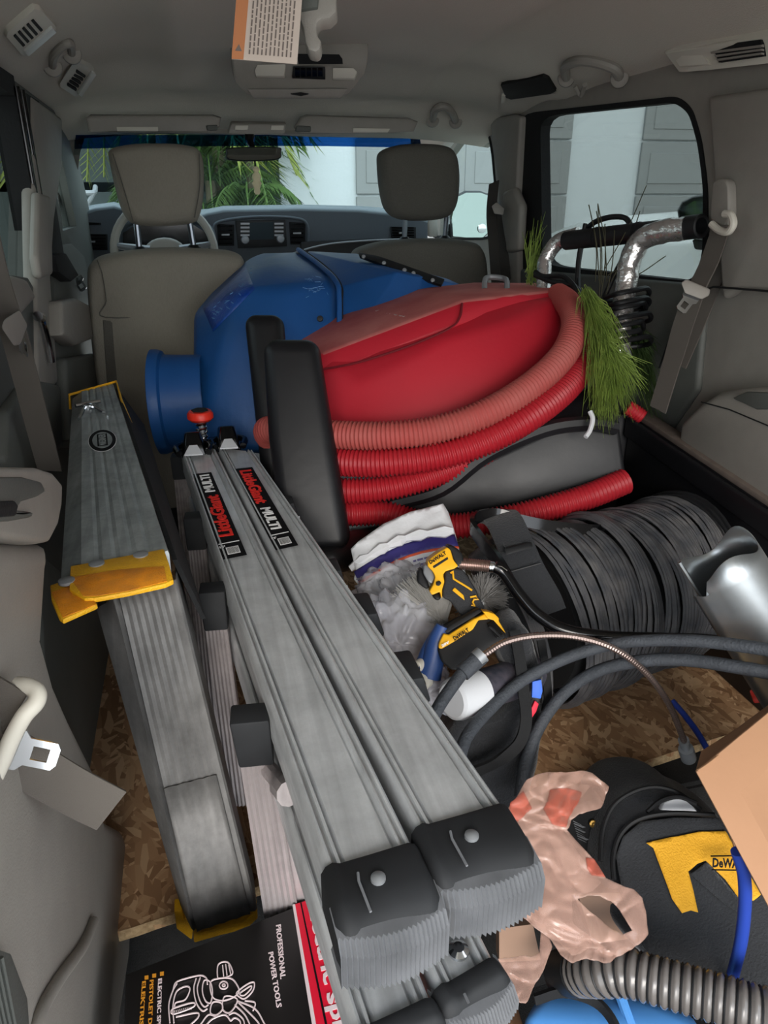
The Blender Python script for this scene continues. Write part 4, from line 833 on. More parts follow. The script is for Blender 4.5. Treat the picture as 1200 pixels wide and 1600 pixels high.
# embossed panel on the sloping shoulder
fs_ = on_surface(fh)
decal('embossed_panel', [(317, 482), (384, 416), (398, 452), (333, 518)], fs_, M['blued'], am, .002)
lw = MB(); rnd = random.Random(12)
for k in range(26):   # worn moulded lettering and scratches on the shoulder
    a, b = 330 + rnd.random() * 62, 0; b = 505 - (a - 330) * 1.05 - rnd.random() * 22; q = [fs_(a + dx, b + dy, .003) for dx, dy in ((0, 0), (rnd.uniform(2, 6), rnd.uniform(-4, 4)))]
    if None not in q: lw.tube(q, .0011, 4)
obj('moulded_lettering', lw, mat('pale blue scuff', (96, 140, 190), .6), am)['kind'] = 'stuff'
lw = MB()
for k in range(22):
    a, b = 470 + rnd.random() * 45, 425 + rnd.random() * 40; q = [fs_(a, b, .001), fs_(a + rnd.uniform(-14, 4), b + rnd.uniform(-4, 5), .001)]
    if None not in q: lw.tube(q, .0006, 3)
obj('scratches', lw, mat('pale blue scuff', (96, 140, 190), .6), am)['kind'] = 'stuff'
# flared round outlet on the left
c0, c1 = D(290, 628, 1.83), D(258, 628, 1.86); ax = (c1 - c0).normalized()
ax = V((-1, .12, -.03)).normalized(); oo = D(292, 626, 1.88)
obj('outlet', MB().lathe(oo - ax * .05, ax, [(0, .113), (.05, .115), (.095, .118), (.100, .128), (.112, .132), (.124, .132), (.126, .126), (.124, .120), (.06, .108), (0, .100)], 48, caps=False), M['blue'], am, ang=40)
hg = obj('hinge_strip', MB().prism([D(560, 394, 2.06), D(592, 400, 2.05), D(695, 436, 1.93), D(690, 445, 1.91), D(655, 434, 1.94), D(562, 400, 2.04)], _F * .02), M['black'], am, bevel=.002)
for (a, b) in ((568, 401), (600, 411), (606, 420), (632, 422), (646, 427), (676, 438)): obj('screw', MB().lathe(D(a, b, 2.05 - (a - 560) * .0010 - .008), -_F, [(0, .006), (.003, .005), (.004, 0)], 10), M['silver'], hg)
obj('screw', MB().lathe(D(500, 498, 1.80), -_F, [(0, .008), (.003, .007), (.004, 0)], 10), M['black'], am)
# ================================================================ red carpet extractor
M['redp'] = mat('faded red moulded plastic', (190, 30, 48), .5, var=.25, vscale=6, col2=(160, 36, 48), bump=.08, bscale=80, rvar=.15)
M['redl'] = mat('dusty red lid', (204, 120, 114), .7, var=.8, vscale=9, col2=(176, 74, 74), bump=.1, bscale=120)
M['blk2'] = mat('scuffed black moulded plastic', (20, 20, 23), .36, var=.5, vscale=7, col2=(32, 33, 37), rvar=.2, bump=.08, bscale=60)
rm = thing('carpet_extractor', 'red and black carpet extractor with dusty red tank lid lying across the van', 'machine', D(690, 700, 1.75))
tank = [D(500, 565, 1.66), D(740, 478, 1.68), D(872, 462, 1.70), D(508, 672, 1.63), D(640, 700, 1.58), D(800, 660, 1.56), D(885, 540, 1.62), D(880, 480, 1.72), D(470, 560, 1.80), D(560, 600, 1.6), D(800, 500, 1.62), D(640, 560, 1.60), D(700, 530, 1.6), D(880, 540, 1.9), D(500, 700, 1.9), D(780, 480, 1.95)]
obj('tank', MB().hull(tank), M['redp'], rm, bevel=.03, seg=4, ang=60)
lid_t = [D(462, 527, 1.86), D(520, 497, 1.89), D(600, 470, 1.92), D(650, 451, 1.95), D(740, 441, 1.95), D(860, 442, 1.93), D(868, 452, 1.74), D(800, 460, 1.68), D(720, 470, 1.655), D(600, 517, 1.655), D(500, 552, 1.665), D(478, 540, 1.78)]
drop = [D(500, 579, 1.655), D(560, 566, 1.63), D(705, 512, 1.625), D(724, 486, 1.635), D(724, 468, 1.65), D(866, 475, 1.715), D(860, 470, 1.9), D(470, 560, 1.84)]
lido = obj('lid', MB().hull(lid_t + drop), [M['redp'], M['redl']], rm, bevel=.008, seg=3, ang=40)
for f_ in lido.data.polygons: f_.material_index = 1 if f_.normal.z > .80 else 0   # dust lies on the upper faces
obj('lid_seam', MB().tube(spline([D(500, 578, 1.645), D(560, 566, 1.62), D(640, 540, 1.615), D(702, 513, 1.615), D(718, 496, 1.62), D(722, 474, 1.635)], 5), .0028, 6), mat('dark red seam', (110, 14, 26), .6), rm)
ls_ = on_surface(lido); a0 = ls_(586, 486, .002); b0 = ls_(634, 496, .002); c0 = ls_(590, 474, .002)
text('lettering', 'Powder', a0, b0 - a0, c0 - a0, (b0 - a0).length, .030, mat('worn grey lettering', (190, 160, 156), .7), rm, .01)
ch = obj('lid_catch', MB().tube(spline([D(757, 452, 1.82), D(758, 437, 1.83), D(766, 433, 1.84), D(786, 435, 1.83), D(792, 440, 1.81), D(792, 455, 1.80)], 4), .007, 8), M['silver'], rm)
base = [D(620, 800, 1.55), D(600, 780, 1.56), D(710, 745, 1.52), D(870, 670, 1.50), D(930, 600, 1.55), D(965, 650, 1.50), D(976, 735, 1.50), D(975, 770, 1.52), D(700, 825, 1.54), D(930, 640, 1.9), D(980, 760, 1.9), D(600, 810, 1.9), D(640, 740, 1.9), D(860, 800, 1.54)]
obj('base', MB().hull(base), M['blk2'], rm, bevel=.02, seg=3, ang=60)
obj('base_ridge', MB().tube(spline([D(612, 788, 1.535), D(690, 765, 1.505), D(760, 712, 1.49), D(850, 672, 1.475), D(920, 662, 1.475), D(962, 668, 1.485)], 5), .016, 8), M['blk2'], rm)
# black upright fenders
def fender(pts, th, d0, lean):
    P0 = [D(a, b, d0 + (b - 530) * lean) for a, b in pts]; P1 = [q + V(th) for q in P0]
    return obj('fender', MB().hull(P0 + P1), M['blk2'], rm, bevel=.026, seg=6, ang=70)
fender([(409, 532), (496, 532), (512, 640), (550, 862), (440, 862), (418, 690)], (.015, .075, -.012), 1.42, -.00008)
fender([(379, 492), (441, 492), (452, 640), (462, 760), (408, 760), (394, 640)], (.012, .06, -.01), 1.60, -.00008)
obj('fender_foot', MB().hull([D(440, 840, 1.44), D(560, 830, 1.46), D(556, 900, 1.42), D(470, 890, 1.40), D(520, 870, 1.36), D(540, 830, 1.7), D(450, 830, 1.7), D(620, 815, 1.6)]), M['blk2'], rm, bevel=.02, seg=3)
# handle: bent silver tube wrapped in foil with a black cross grip
M['foil'] = mat('crinkled foil tape', (226, 223, 222), .16, .85, bump=1.0, bscale=60, var=.4, vscale=30, rvar=.2, col2=(130, 122, 118))
hn = obj('handle_tube', MB().tube(spline([D(848, 560, 1.80), D(850, 430, 1.80), D(853, 405, 1.80), D(872, 378, 1.78), D(905, 366, 1.74)], 6), .018, 16), M['foil'], rm); hn['label'] = 'silver bent handle tube wrapped in foil'
obj('handle_tube', MB().tube(spline([D(967, 555, 1.60), D(970, 500, 1.60), D(978, 445, 1.60), D(985, 405, 1.59), D(1003, 375, 1.57), D(1040, 361, 1.53), D(1072, 356, 1.50)], 6), .0235, 16, ), M['foil'], rm, disp=lambda q: V((noise.noise(q * 60), noise.noise(q * 60 + V((5, 5, 5))), noise.noise(q * 60 + V((9, 9, 9))))) * .003)
obj('cross_grip', MB().tube([D(885, 376, 1.76), D(1060, 357, 1.52)], .0215, 20), M['black'], rm)
obj('cross_grip_end', MB().lathe(D(1064, 357, 1.515), (D(1098, 353, 1.47) - D(1064, 357, 1.515)), [(0, .019), (.004, .0235), (.05, .0235), (.052, .020), (.050, .0165), (.02, .016), (.02, 0)], 24), M['black'], rm)
for t in (.30, .66): obj('tape_band', MB().tube([lerp(D(885, 376, 1.76), D(1060, 357, 1.52), t), lerp(D(885, 376, 1.76), D(1060, 357, 1.52), t + .03)], .0228, 20), M['blackm'], rm)
obj('handle_socket', MB().tube([D(966, 540, 1.60), D(972, 562, 1.60)], .022, 14), M['tread'], rm)
# ================================================================ red corrugated hose wound round the machine
M['hose'] = mat('red corrugated hose', (166, 28, 40), .45, var=.2, vscale=9, col2=(150, 50, 52)); M['hosed'] = mat('dusty faded red hose', (168, 84, 78), .65, var=.5, vscale=14, col2=(170, 62, 60))
hs = thing('corrugated_hose', 'red corrugated hose coiled round the front of the red and black machine', 'hose', D(700, 800, 1.55))
hp1 = [D(472, 690, 1.62), D(430, 690, 1.62), D(418, 672, 1.56), D(460, 674, 1.50), D(520, 679, 1.47), D(600, 681, 1.44), D(680, 672, 1.43), D(760, 645, 1.43), D(830, 603, 1.46), D(880, 555, 1.50), D(898, 510, 1.56), D(890, 478, 1.64), D(872, 462, 1.74)]
hp2 = [D(460, 712, 1.52), D(520, 721, 1.48), D(600, 723, 1.45), D(690, 712, 1.44), D(770, 684, 1.44), D(840, 643, 1.46), D(890, 600, 1.51), D(913, 560, 1.58), D(905, 535, 1.66)]
hp3 = [D(470, 762, 1.52), D(530, 767, 1.50), D(600, 763, 1.49), D(670, 745, 1.49), D(740, 715, 1.51), D(800, 680, 1.54)]
hp4 = [D(480, 806, 1.53), D(540, 803, 1.51), D(600, 802, 1.52), D(650, 815, 1.51), D(710, 822, 1.50), D(780, 812, 1.48), D(850, 796, 1.475), D(920, 775, 1.48), D(976, 752, 1.50)]
for i, (p, m) in enumerate(((hp1, 'hosed'), (hp2, 'hose'), (hp3, 'hose'), (hp4, 'hose'))):
    mb = MB(); ribbed(mb, spline(p, 12), .0245 if i < 2 else .0225, .0044, .0085, 16); o = obj('hose_loop', mb, M[m], hs, ang=70)
    if i == 0: o['label'] = 'dusty faded top loop of the hose'
obj('hose_loop', (lambda m_: (ribbed(m_, spline([D(980, 636, 1.64), D(994, 645, 1.64), D(1004, 652, 1.64)], 8), .015, .0024, .0065, 12), m_)[1])(MB()), M['hose'], hs, ang=70)
# power cord wound on the handle
M['cord'] = mat('black rubber cord', (18, 18, 20), .5)
pc = thing('power_cord', 'black power cord looped round the silver handle of the red machine', 'cord', D(975, 520, 1.6))
rnd = random.Random(5)
for k in range(7):
    y0 = 452 + k * 13 + rnd.uniform(-3, 3); xr = 1010 + rnd.uniform(-12, 5)
    obj('loop', MB().tube(spline([D(944 + rnd.uniform(-5, 5), y0 + 12, 1.60), D(965, y0 + 6, 1.55), D(995, y0, 1.555), D(xr, y0 - 2, 1.58), D(xr + 3, y0 + 7, 1.60), D(1000, y0 + 12, 1.64), D(960, y0 + 16, 1.645), D(944, y0 + 17, 1.62)], 6), .0055, 8), M['cord'], pc)
for p in ([(905, 470, 1.7), (903, 420, 1.74), (912, 370, 1.74), (925, 350, 1.70), (950, 340, 1.66), (975, 340, 1.63), (985, 352, 1.62), (988, 372, 1.6), (975, 400, 1.62), (955, 440, 1.62), (940, 480, 1.62), (945, 520, 1.60)],
          [(836, 425, 1.80), (850, 432, 1.78), (880, 432, 1.74), (900, 452, 1.70), (915, 485, 1.66), (940, 520, 1.62), (955, 540, 1.6)],
          [(836, 430, 1.80), (862, 440, 1.76), (895, 446, 1.72), (910, 462, 1.69)],
          [(915, 350, 1.72), (905, 400, 1.73), (902, 440, 1.73)]): obj('cord_run', MB().tube(spline([D(*q) for q in p], 6), .0062, 8), M['cord'], pc)
# pine branch: bundles of long needles
M['pine'] = mat('pine needles', (136, 158, 72), .6, var=.6, vscale=30, col2=(60, 84, 30)); M['pined'] = mat('dark pine needles', (52, 72, 32), .7); M['straw'] = mat('dry grass stalk', (60, 58, 40), .8)
pn = thing('pine_branch', 'green tuft of long pine needles caught beside the silver handle', 'plant', D(955, 640, 1.5))
def needles(o, tips, n, m, r=.0008, sp=.25, seed=1, name='needle_bundle'):
    rnd = random.Random(seed); mb = MB()
    for i in range(n):
        a = D(*rnd.choice(o)) + V((rnd.gauss(0, .006), rnd.gauss(0, .006), rnd.gauss(0, .006))); t0 = D(*rnd.choice(tips)); t = a + (t0 - a) * rnd.uniform(.6, 1.08) + V((rnd.gauss(0, .012), rnd.gauss(0, .015), rnd.gauss(0, .012)))
        mid = lerp(a, t, .5) + V((rnd.gauss(0, .006), rnd.gauss(0, .006), .012)); mb.tube([a, mid, t], [r, r, r * .3], 3, caps=False)
    e = obj(name, mb, M[m], pn, smooth=False); e['kind'] = 'stuff'; return e
needles([(920, 462, 1.52), (932, 520, 1.5), (938, 540, 1.5), (945, 560, 1.49), (955, 562, 1.49)], [(930, 650, 1.45), (945, 660, 1.45), (960, 655, 1.45), (975, 640, 1.45), (990, 625, 1.45), (998, 600, 1.47), (990, 575, 1.47), (935, 600, 1.46)], 620, 'pine')
needles([(916, 455, 1.53), (922, 470, 1.53)], [(940, 530, 1.5), (950, 560, 1.5), (932, 520, 1.52), (960, 545, 1.5)], 260, 'pine', seed=4)
needles([(975, 500, 1.68), (990, 520, 1.7)], [(1000, 600, 1.68), (1010, 640, 1.66), (1024, 650, 1.66), (1020, 600, 1.7), (1030, 560, 1.72), (1012, 560, 1.7)], 420, 'pined', seed=2)
needles([(828, 440, 1.85), (830, 420, 1.85)], [(838, 350, 1.85), (846, 340, 1.85), (842, 370, 1.85), (834, 460, 1.85)], 50, 'pine', .0012, seed=3)
mb = MB(); rnd = random.Random(9)
for a, b, c, d in ((936, 440, 920, 320), (940, 445, 932, 330), (948, 440, 934, 318), (930, 440, 926, 345), (935, 480, 934, 320), (938, 470, 945, 350), (945, 420, 1010, 290), (950, 430, 1020, 380), (955, 440, 1000, 330), (960, 450, 1040, 400), (945, 470, 960, 360)):
    mb.tube(spline([D(a, b, 1.6), D((a + c) / 2 + 4, (b + d) / 2, 1.6), D(c, d, 1.6)], 4), .0011, 4)
obj('stalk', mb, M['straw'], pn)['kind'] = 'stuff'
ws_ = tag(obj('wire_offcut', MB().tube(spline([D(922, 643, 1.44), D(926, 655, 1.435), D(922, 672, 1.43), D(915, 683, 1.425)], 5), .0048, 8), M['wht']), 'short piece of white wire on the black machine base under the pine needles', 'wire')
# ================================================================ loading floor board
def osb():
    m = bpy.data.materials.new('oriented strand board'); m.use_nodes = True; n, l = m.node_tree.nodes, m.node_tree.links; p = n['Principled BSDF']
    t = n.new('ShaderNodeTexCoord'); prev = None
    lin = lambda c: tuple(((v / 255) ** 2.2) for v in c) + (1,)
    for i, (ang, sc, th) in enumerate(((.45, 1.0, 1.1), (1.7, 1.1, .42), (2.5, 1.2, .40), (1.15, .9, .36), (2.95, 1.0, .30), (2.1, 1.3, .30), (.8, 1.2, .28), (1.45, 1.0, .25))):
        mr = n.new('ShaderNodeMapping'); mr.inputs['Rotation'].default_value = (0, 0, ang); mp = n.new('ShaderNodeMapping'); mp.inputs['Scale'].default_value = (24 * sc, 100 * sc, 1); mp.inputs['Location'].default_value = (i * 3.1, i * 1.7, 0)
        nz = n.new('ShaderNodeTexNoise'); nz.inputs['Scale'].default_value = 8; vm = n.new('ShaderNodeVectorMath'); vm.operation = 'MULTIPLY_ADD'; vm.inputs[1].default_value = (.03, .03, 0)
        l.new(t.outputs['Object'], nz.inputs[0]); l.new(nz.outputs['Color'], vm.inputs[0]); l.new(t.outputs['Object'], vm.inputs[2]); l.new(vm.outputs[0], mr.inputs[0]); l.new(mr.outputs[0], mp.inputs[0])
        v = n.new('ShaderNodeTexVoronoi'); v.voronoi_dimensions = '2D'; v.inputs['Scale'].default_value = 1; l.new(mp.outputs[0], v.inputs[0])
        sx = n.new('ShaderNodeSeparateColor'); l.new(v.outputs['Color'], sx.inputs[0])
        r = n.new('ShaderNodeValToRGB'); e = r.color_ramp.elements; e[0].color = lin((142, 104, 72)); e[1].color = lin((222, 184, 142)); x = e.new(.5); x.color = lin((184, 142, 104)); l.new(sx.outputs[0], r.inputs[0])
        if prev is None: prev = r.outputs[0]
        else:
            g = n.new('ShaderNodeMath'); g.operation = 'LESS_THAN'; g.inputs[1].default_value = th; l.new(sx.outputs[1], g.inputs[0])
            mx = n.new('ShaderNodeMix'); mx.data_type = 'RGBA'; l.new(g.outputs[0], mx.inputs[0]); l.new(prev, mx.inputs[6]); l.new(r.outputs[0], mx.inputs[7]); prev = mx.outputs[2]
    l.new(prev, p.inputs['Base Color']); p.inputs['Roughness'].default_value = .75
    b = n.new('ShaderNodeBump'); b.inputs['Strength'].default_value = .4; b.inputs['Distance'].default_value = .002
    bw = n.new('ShaderNodeRGBToBW'); l.new(prev, bw.inputs[0]); l.new(bw.outputs[0], b.inputs['Height']); l.new(b.outputs[0], p.inputs['Normal'])
    return m
M['osb'] = osb(); M['osbe'] = mat('pale board edge', (205, 178, 138), .85, var=.6, vscale=120, col2=(130, 98, 62), bump=.8, bscale=300)
bd = thing('strand_board', 'brown oriented strand board laid on the loading floor under the black cable coil', 'board', (.0, 1.1, -.02))
E0, E1 = V((-.62, .722, 0)), V((.665, .895, 0)); bt = [E0, E1, V((.665, 1.9, 0)), V((-.62, 1.9, 0))]
obj('board', MB().prism([q for q in bt], V((0, 0, -.018))), M['osb'], bd)
rnd = random.Random(2); mb = MB(); N = 90
obj('sawn_edge', MB().rings([[lerp(E0, E1, k / N) + V((0, -.001 + rnd.uniform(0, .0015), z)) for z in (.0008, -.018)] for k in range(N + 1)], False, False), M['osbe'], bd)
# ================================================================ black tray standing at the right
tr = thing('cargo_tray', 'deep black plastic tray wall with a dusty brown rim along the right side', 'tray', (.66, 1.2, 0))
XW = .64
r0, r1 = X(985, 648, XW), X(1200, 792, XW); dirr = (r1 - r0); r2 = r1 + dirr * .9
obj('side_wall', MB().prism([r0, r2, V((XW, r2.y, .0)), V((XW + .0, r0.y, .0))], V((.022, 0, 0))), M['blk2'], tr, bevel=.004)
rl = obj('rim', MB().prism([r0 + V((-.002, 0, 0)), r0 + V((.036, -.0, .0)), r2 + V((.036, 0, .0)), r2 + V((-.002, 0, 0))], V((0, 0, .012))), mat('dusty brown rim', (112, 100, 92), .8, var=.5, vscale=40), tr, bevel=.003)
obj('inner_lip', MB().prism([r0 + V((-.012, 0, -.002)), r2 + V((-.012, 0, -.002)), r2 + V((-.012, 0, -.05)), r0 + V((-.012, 0, -.05))], V((.012, 0, 0))), M['blk2'], tr, bevel=.006, seg=3)
obj('end_wall', MB().prism([r0 + V((.03, .0, 0)), r0 + V((-.10, .03, 0)), V((XW - .10, r0.y + .03, 0)), V((XW + .03, r0.y, 0))], V((0, .02, 0))), M['blk2'], tr, bevel=.006)
# ================================================================ coil of black drain cable
M['cab'] = mat('black drain cable', (70, 72, 77), .33, rvar=.3, vscale=30, var=.7, col2=(112, 110, 110)); M['cabd'] = mat('black cable', (26, 27, 29), .35, rvar=.2, vscale=20); M['cabm'] = mat('matte dark cable', (62, 66, 72), .7, var=.5, vscale=60, bump=.4, bscale=300)
C0, C1 = Z(840, 962, .170), Z(1020, 912, .165); ca = (C1 - C0).normalized(); ca = V((math.cos(.22), math.sin(.22), 0))
ck = thing('cable_coil', 'large coil of thin black cable lying on the strand board in front of the tray', 'cable', Z(930, 1000, 0))
u0 = V((ca.y, -ca.x, 0)); rnd = random.Random(11)
L = .30; n_b = 8
for b in range(n_b):
    c = C0 + ca * (L * b / (n_b - 1)); tilt = rnd.uniform(-.12, .12) + (.14 if b >= 5 else 0); tw = rnd.uniform(-.06, .06); R0 = .158 + rnd.uniform(-.006, .006); mb = MB()
    ns = 8 if b < 6 else 10
    for s in range(ns):
        off = (s - ns / 2) * .0056 + rnd.uniform(-.001, .001); R_ = R0 + .009 * math.sin(PI * (s + .5) / ns) + rnd.uniform(-.0015, .0015); ph = rnd.uniform(0, 6)
        pts = []
        for i in range(44):
            t = 2 * PI * i / 44; wob = .0016 * math.sin(2 * t + ph) + .0008 * math.sin(5 * t + ph * 2)
            pts.append(c + ca * (off * (1 + .35 * math.sin(t + b)) + tilt * R_ * math.sin(t) + tw * R_ * math.cos(t) + wob) + (u0 * math.cos(t) + V((0, 0, 1)) * math.sin(t)) * (R_ + wob * .4))
        mb.tube(pts, .0034, 5, closed=True)
    obj('cable_bundle', mb, M['cab'], ck)
obj('coil_core', MB().lathe(C0 - ca * .02, ca, [(0, .09), (0, .135), (L + .03, .135), (L + .03, .09)], 36), M['blackm'], ck)
for k, (dx, r_) in enumerate(((.32, .150), (.34, .152), (.36, .148))):   # loose glossy loops at the right end
    c = C0 + ca * dx + V((0, 0, .015)); mb = MB()
    for s in range(3): mb.tube([c + ca * (.008 * s + .10 * r_ / .16 * math.sin(t) * (1 if k else .4)) + (u0 * math.cos(t) + V((0, 0, 1)) * math.sin(t)) * (r_ + .004 * s) for t in [2 * PI * i / 40 for i in range(40)]], .0045, 6, closed=True)
    obj('cable_bundle', mb, M['cabd'], ck)
# bundle hanging at the left of the coil
mb = MB()
for s in range(7): mb.tube(spline([D(775 + s, 880, 1.30), D(815 + s * 3, 950, 1.24), D(838 + s * 3, 1010, 1.20), D(850 + s * 2, 1060, 1.19), D(848 + s * 2, 1115, 1.22)], 5), .0026, 5)
obj('cable_bundle', mb, M['cab'], ck)
# ================================================================ loose cables over the coil
def cable(name, lab, pts, r, m, cat='cable', **k): return tag(obj(name, MB().tube(spline([D(*p) for p in pts], 10), r, 12), M[m]), lab, cat)
gc = thing('drain_rod', 'glossy black flexible rod with a copper coloured spring coupling, sweeping right across the coil', 'cable', D(900, 990, 1.12))
obj('rod', MB().tube(spline([D(*p) for p in [(772, 885, 1.13), (788, 896, 1.13), (812, 930, 1.12), (842, 962, 1.11), (885, 985, 1.10), (950, 995, 1.10), (1030, 998, 1.10), (1120, 1002, 1.08), (1240, 1020, 1.04)]], 8), .0095, 14), M['blackg'], gc)
sp = MB(); ribbed(sp, spline([D(718, 881, 1.14), D(745, 883, 1.135), D(766, 885, 1.13)], 10), .0085, .0012, .0028, 12); o = obj('spring_coupling', sp, mat('coppery steel', (178, 150, 140), .3, .9), gc); o['label'] = 'copper coloured spring coupling'
obj('coupling_end', MB().lathe(D(764, 885, 1.13), D(776, 887, 1.13) - D(764, 885, 1.13), [(0, .009), (.006, .009), (.012, .006), (.012, 0)], 14).tube([D(772, 884, 1.125), D(784, 886, 1.12), D(792, 892, 1.12)], .0016, 6), M['chrome'], gc)
lp = tag(obj('rubber_band_loop', strap(spline([D(*p) for p in [(806, 925, 1.16), (780, 880, 1.20), (752, 845, 1.24), (738, 822, 1.27), (746, 808, 1.30), (775, 803, 1.32), (810, 812, 1.32), (860, 822, 1.33), (930, 828, 1.36), (980, 824, 1.42)]], 6), _U, .020, .004), M['blackg'], bevel=.0), 'glossy black band looping from the driver up behind the coil strap', 'band')
cable('thick_cable', 'upper thick matte grey cable arching over the coil to the right edge', [(716, 1190, .95), (730, 1150, .98), (765, 1108, 1.02), (815, 1064, 1.05), (880, 1030, 1.06), (950, 1008, 1.05), (1010, 1001, 1.03), (1080, 1001, 1.0), (1150, 1008, .97), (1260, 1024, .92)], .0088, 'cabm')
cable('thick_cable', 'lower thick matte grey cable curving down to the tool bag from the right edge', [(812, 1245, 1.06), (822, 1190, 1.07), (846, 1130, 1.08), (885, 1080, 1.08), (935, 1048, 1.06), (1000, 1033, 1.03), (1070, 1031, 1.0), (1150, 1042, .96), (1260, 1062, .92)], .0090, 'cabm')
ss = thing('steel_shaft', 'thin brown steel flexible shaft arching from a black sleeve to a silver end fitting', 'shaft', D(900, 1000, 1.05))
M['stl'] = mat('brown steel shaft', (140, 124, 118), .35, .85)
sp = MB(); ribbed(sp, spline([D(*p) for p in [(752, 1026, .99), (790, 1003, 1.0), (840, 993, 1.0), (900, 995, 1.0), (960, 1014, 1.0), (1010, 1052, 1.02), (1045, 1100, 1.05), (1064, 1145, 1.08), (1070, 1162, 1.09)]], 12), .0042, .0006, .004, 8); obj('shaft', sp, M['stl'], ss)
obj('sleeve', MB().tube(spline([D(752, 1025, .99), D(735, 1040, .985), D(722, 1052, .98)], 4), .0115, 12).tube(spline([D(722, 1052, .98), D(705, 1075, .97), D(688, 1100, .96), (D(672, 1130, .95))], 5), .0085, 12), M['cabm'], ss)
obj('ferrule', MB().tube([D(754, 1022, .99), D(745, 1030, .988)], .0118, 14), M['silver'], ss)
obj('end_fitting', MB().lathe(D(1068, 1156, 1.09), D(1079, 1196, 1.13) - D(1068, 1156, 1.09), [(0, .005), (.0, .008), (.006, .008), (.007, .006), (.022, .0065), (.023, .011), (.030, .0115), (.05, .0115), (.052, 0)], 16), M['silver'], ss)
M['bluc'] = mat('blue cord', (36, 62, 150), .45)
cable('blue_rope', 'short dark blue rope end on the board behind the silver end fitting', [(1050, 1095, 1.36), (1070, 1118, 1.34), (1090, 1145, 1.31), (1106, 1172, 1.28), (1125, 1200, 1.27)], .0055, 'bluc', 'rope')
cable('extension_cord', 'blue rubber cord hanging over the black tool bag from the cardboard box', [(1152, 1330, .80), (1162, 1365, .81), (1164, 1410, .83), (1158, 1470, .86), (1146, 1520, .90), (1140, 1550, .93)], .0072, 'bluc', 'cord')
# black padded strap over the coil
st = thing('padded_strap', 'wide black padded fabric strap lying over the left end of the cable coil', 'strap', D(815, 880, 1.28))
M['fab'] = mat('black nylon fabric', (30, 32, 36), .8, bump=.5, bscale=350, sheen=.3, var=.4, vscale=15, col2=(44, 46, 50))
sw_ = lerp(_R, _U, -.28)
pth = spline([D(768, 806, 1.34), D(786, 812, 1.30), D(804, 850, 1.26), D(822, 892, 1.235), D(846, 935, 1.215), D(856, 960, 1.21)], 6)
obj('webbing', strap(pth, _R * .96 - _U * -.25, .062, .004), M['fab'], st, bevel=.0)
obj('webbing_end', MB().prism([D(762, 808, 1.325), D(776, 798, 1.34), D(800, 806, 1.33), D(818, 850, 1.25), D(792, 860, 1.24)], _F * .01), M['fab'], st, bevel=.003)
obj('slider', MB().hull([D(788, 857, 1.235), D(830, 846, 1.24), D(832, 856, 1.235), D(790, 868, 1.23), D(788, 857, 1.25), D(832, 850, 1.25)]), M['black'], st, bevel=.002)
obj('stitch_line', MB().tube([D(799, 893, 1.225), D(845, 880, 1.225)], .0012, 5), M['black'], st)
obj('bag_side', MB().puff([D(a, b, 1.30) for a, b in [(735, 870), (760, 850), (800, 900), (838, 960), (850, 1040), (840, 1100), (815, 1060), (780, 980), (745, 920)]], _F * .06, .2), M['fab'], st)
# ================================================================ galvanised duct offcut
M['galv'] = mat('galvanised sheet steel', (192, 198, 202), .28, .95, var=.5, vscale=18, col2=(130, 136, 140), rvar=.25, bump=.15, bscale=14)
dc = thing('metal_duct', 'piece of shiny galvanised sheet duct with an open seam at the right edge', 'duct', D(1150, 960, 1.05))
g0 = D(1122, 868, 1.02); ax = (D(1275, 1110, 1.09) - D(1122, 868, 1.02)); dl = ax.length; ax.normalize(); u = (_R - ax * _R.dot(ax)).normalized(); v = ax.cross(u)
rows = []
for i in range(12):
    s = i / 11; R_ = .052 + .004 * s
    ang_ = [math.radians(-152 + 318 * k / 40) for k in range(41)]
    rows.append([g0 + ax * (dl * s + (.012 * math.sin(3 * t) + (.02 if k > 36 else 0) if i == 0 else 0)) + u * math.cos(t) * R_ * (1.0 + (.16 if k > 36 else 0)) + v * math.sin(t) * R_ * .8 for k, t in enumerate(ang_)])
obj('sheet', MB().grid(rows), M['galv'], dc, solid=.0015, ang=50)
obj('seam', MB().tube([r[0] for r in rows], .003, 6), M['galv'], dc)
tag(obj('red_strap', MB().hull([D(1170, 1078, 1.2), D(1200, 1070, 1.2), D(1202, 1098, 1.2), D(1178, 1100, 1.2), D(1175, 1085, 1.24), D(1200, 1080, 1.24)]), M['red'], bevel=.003), 'small red plastic piece at the right edge under the metal duct', 'plastic piece')
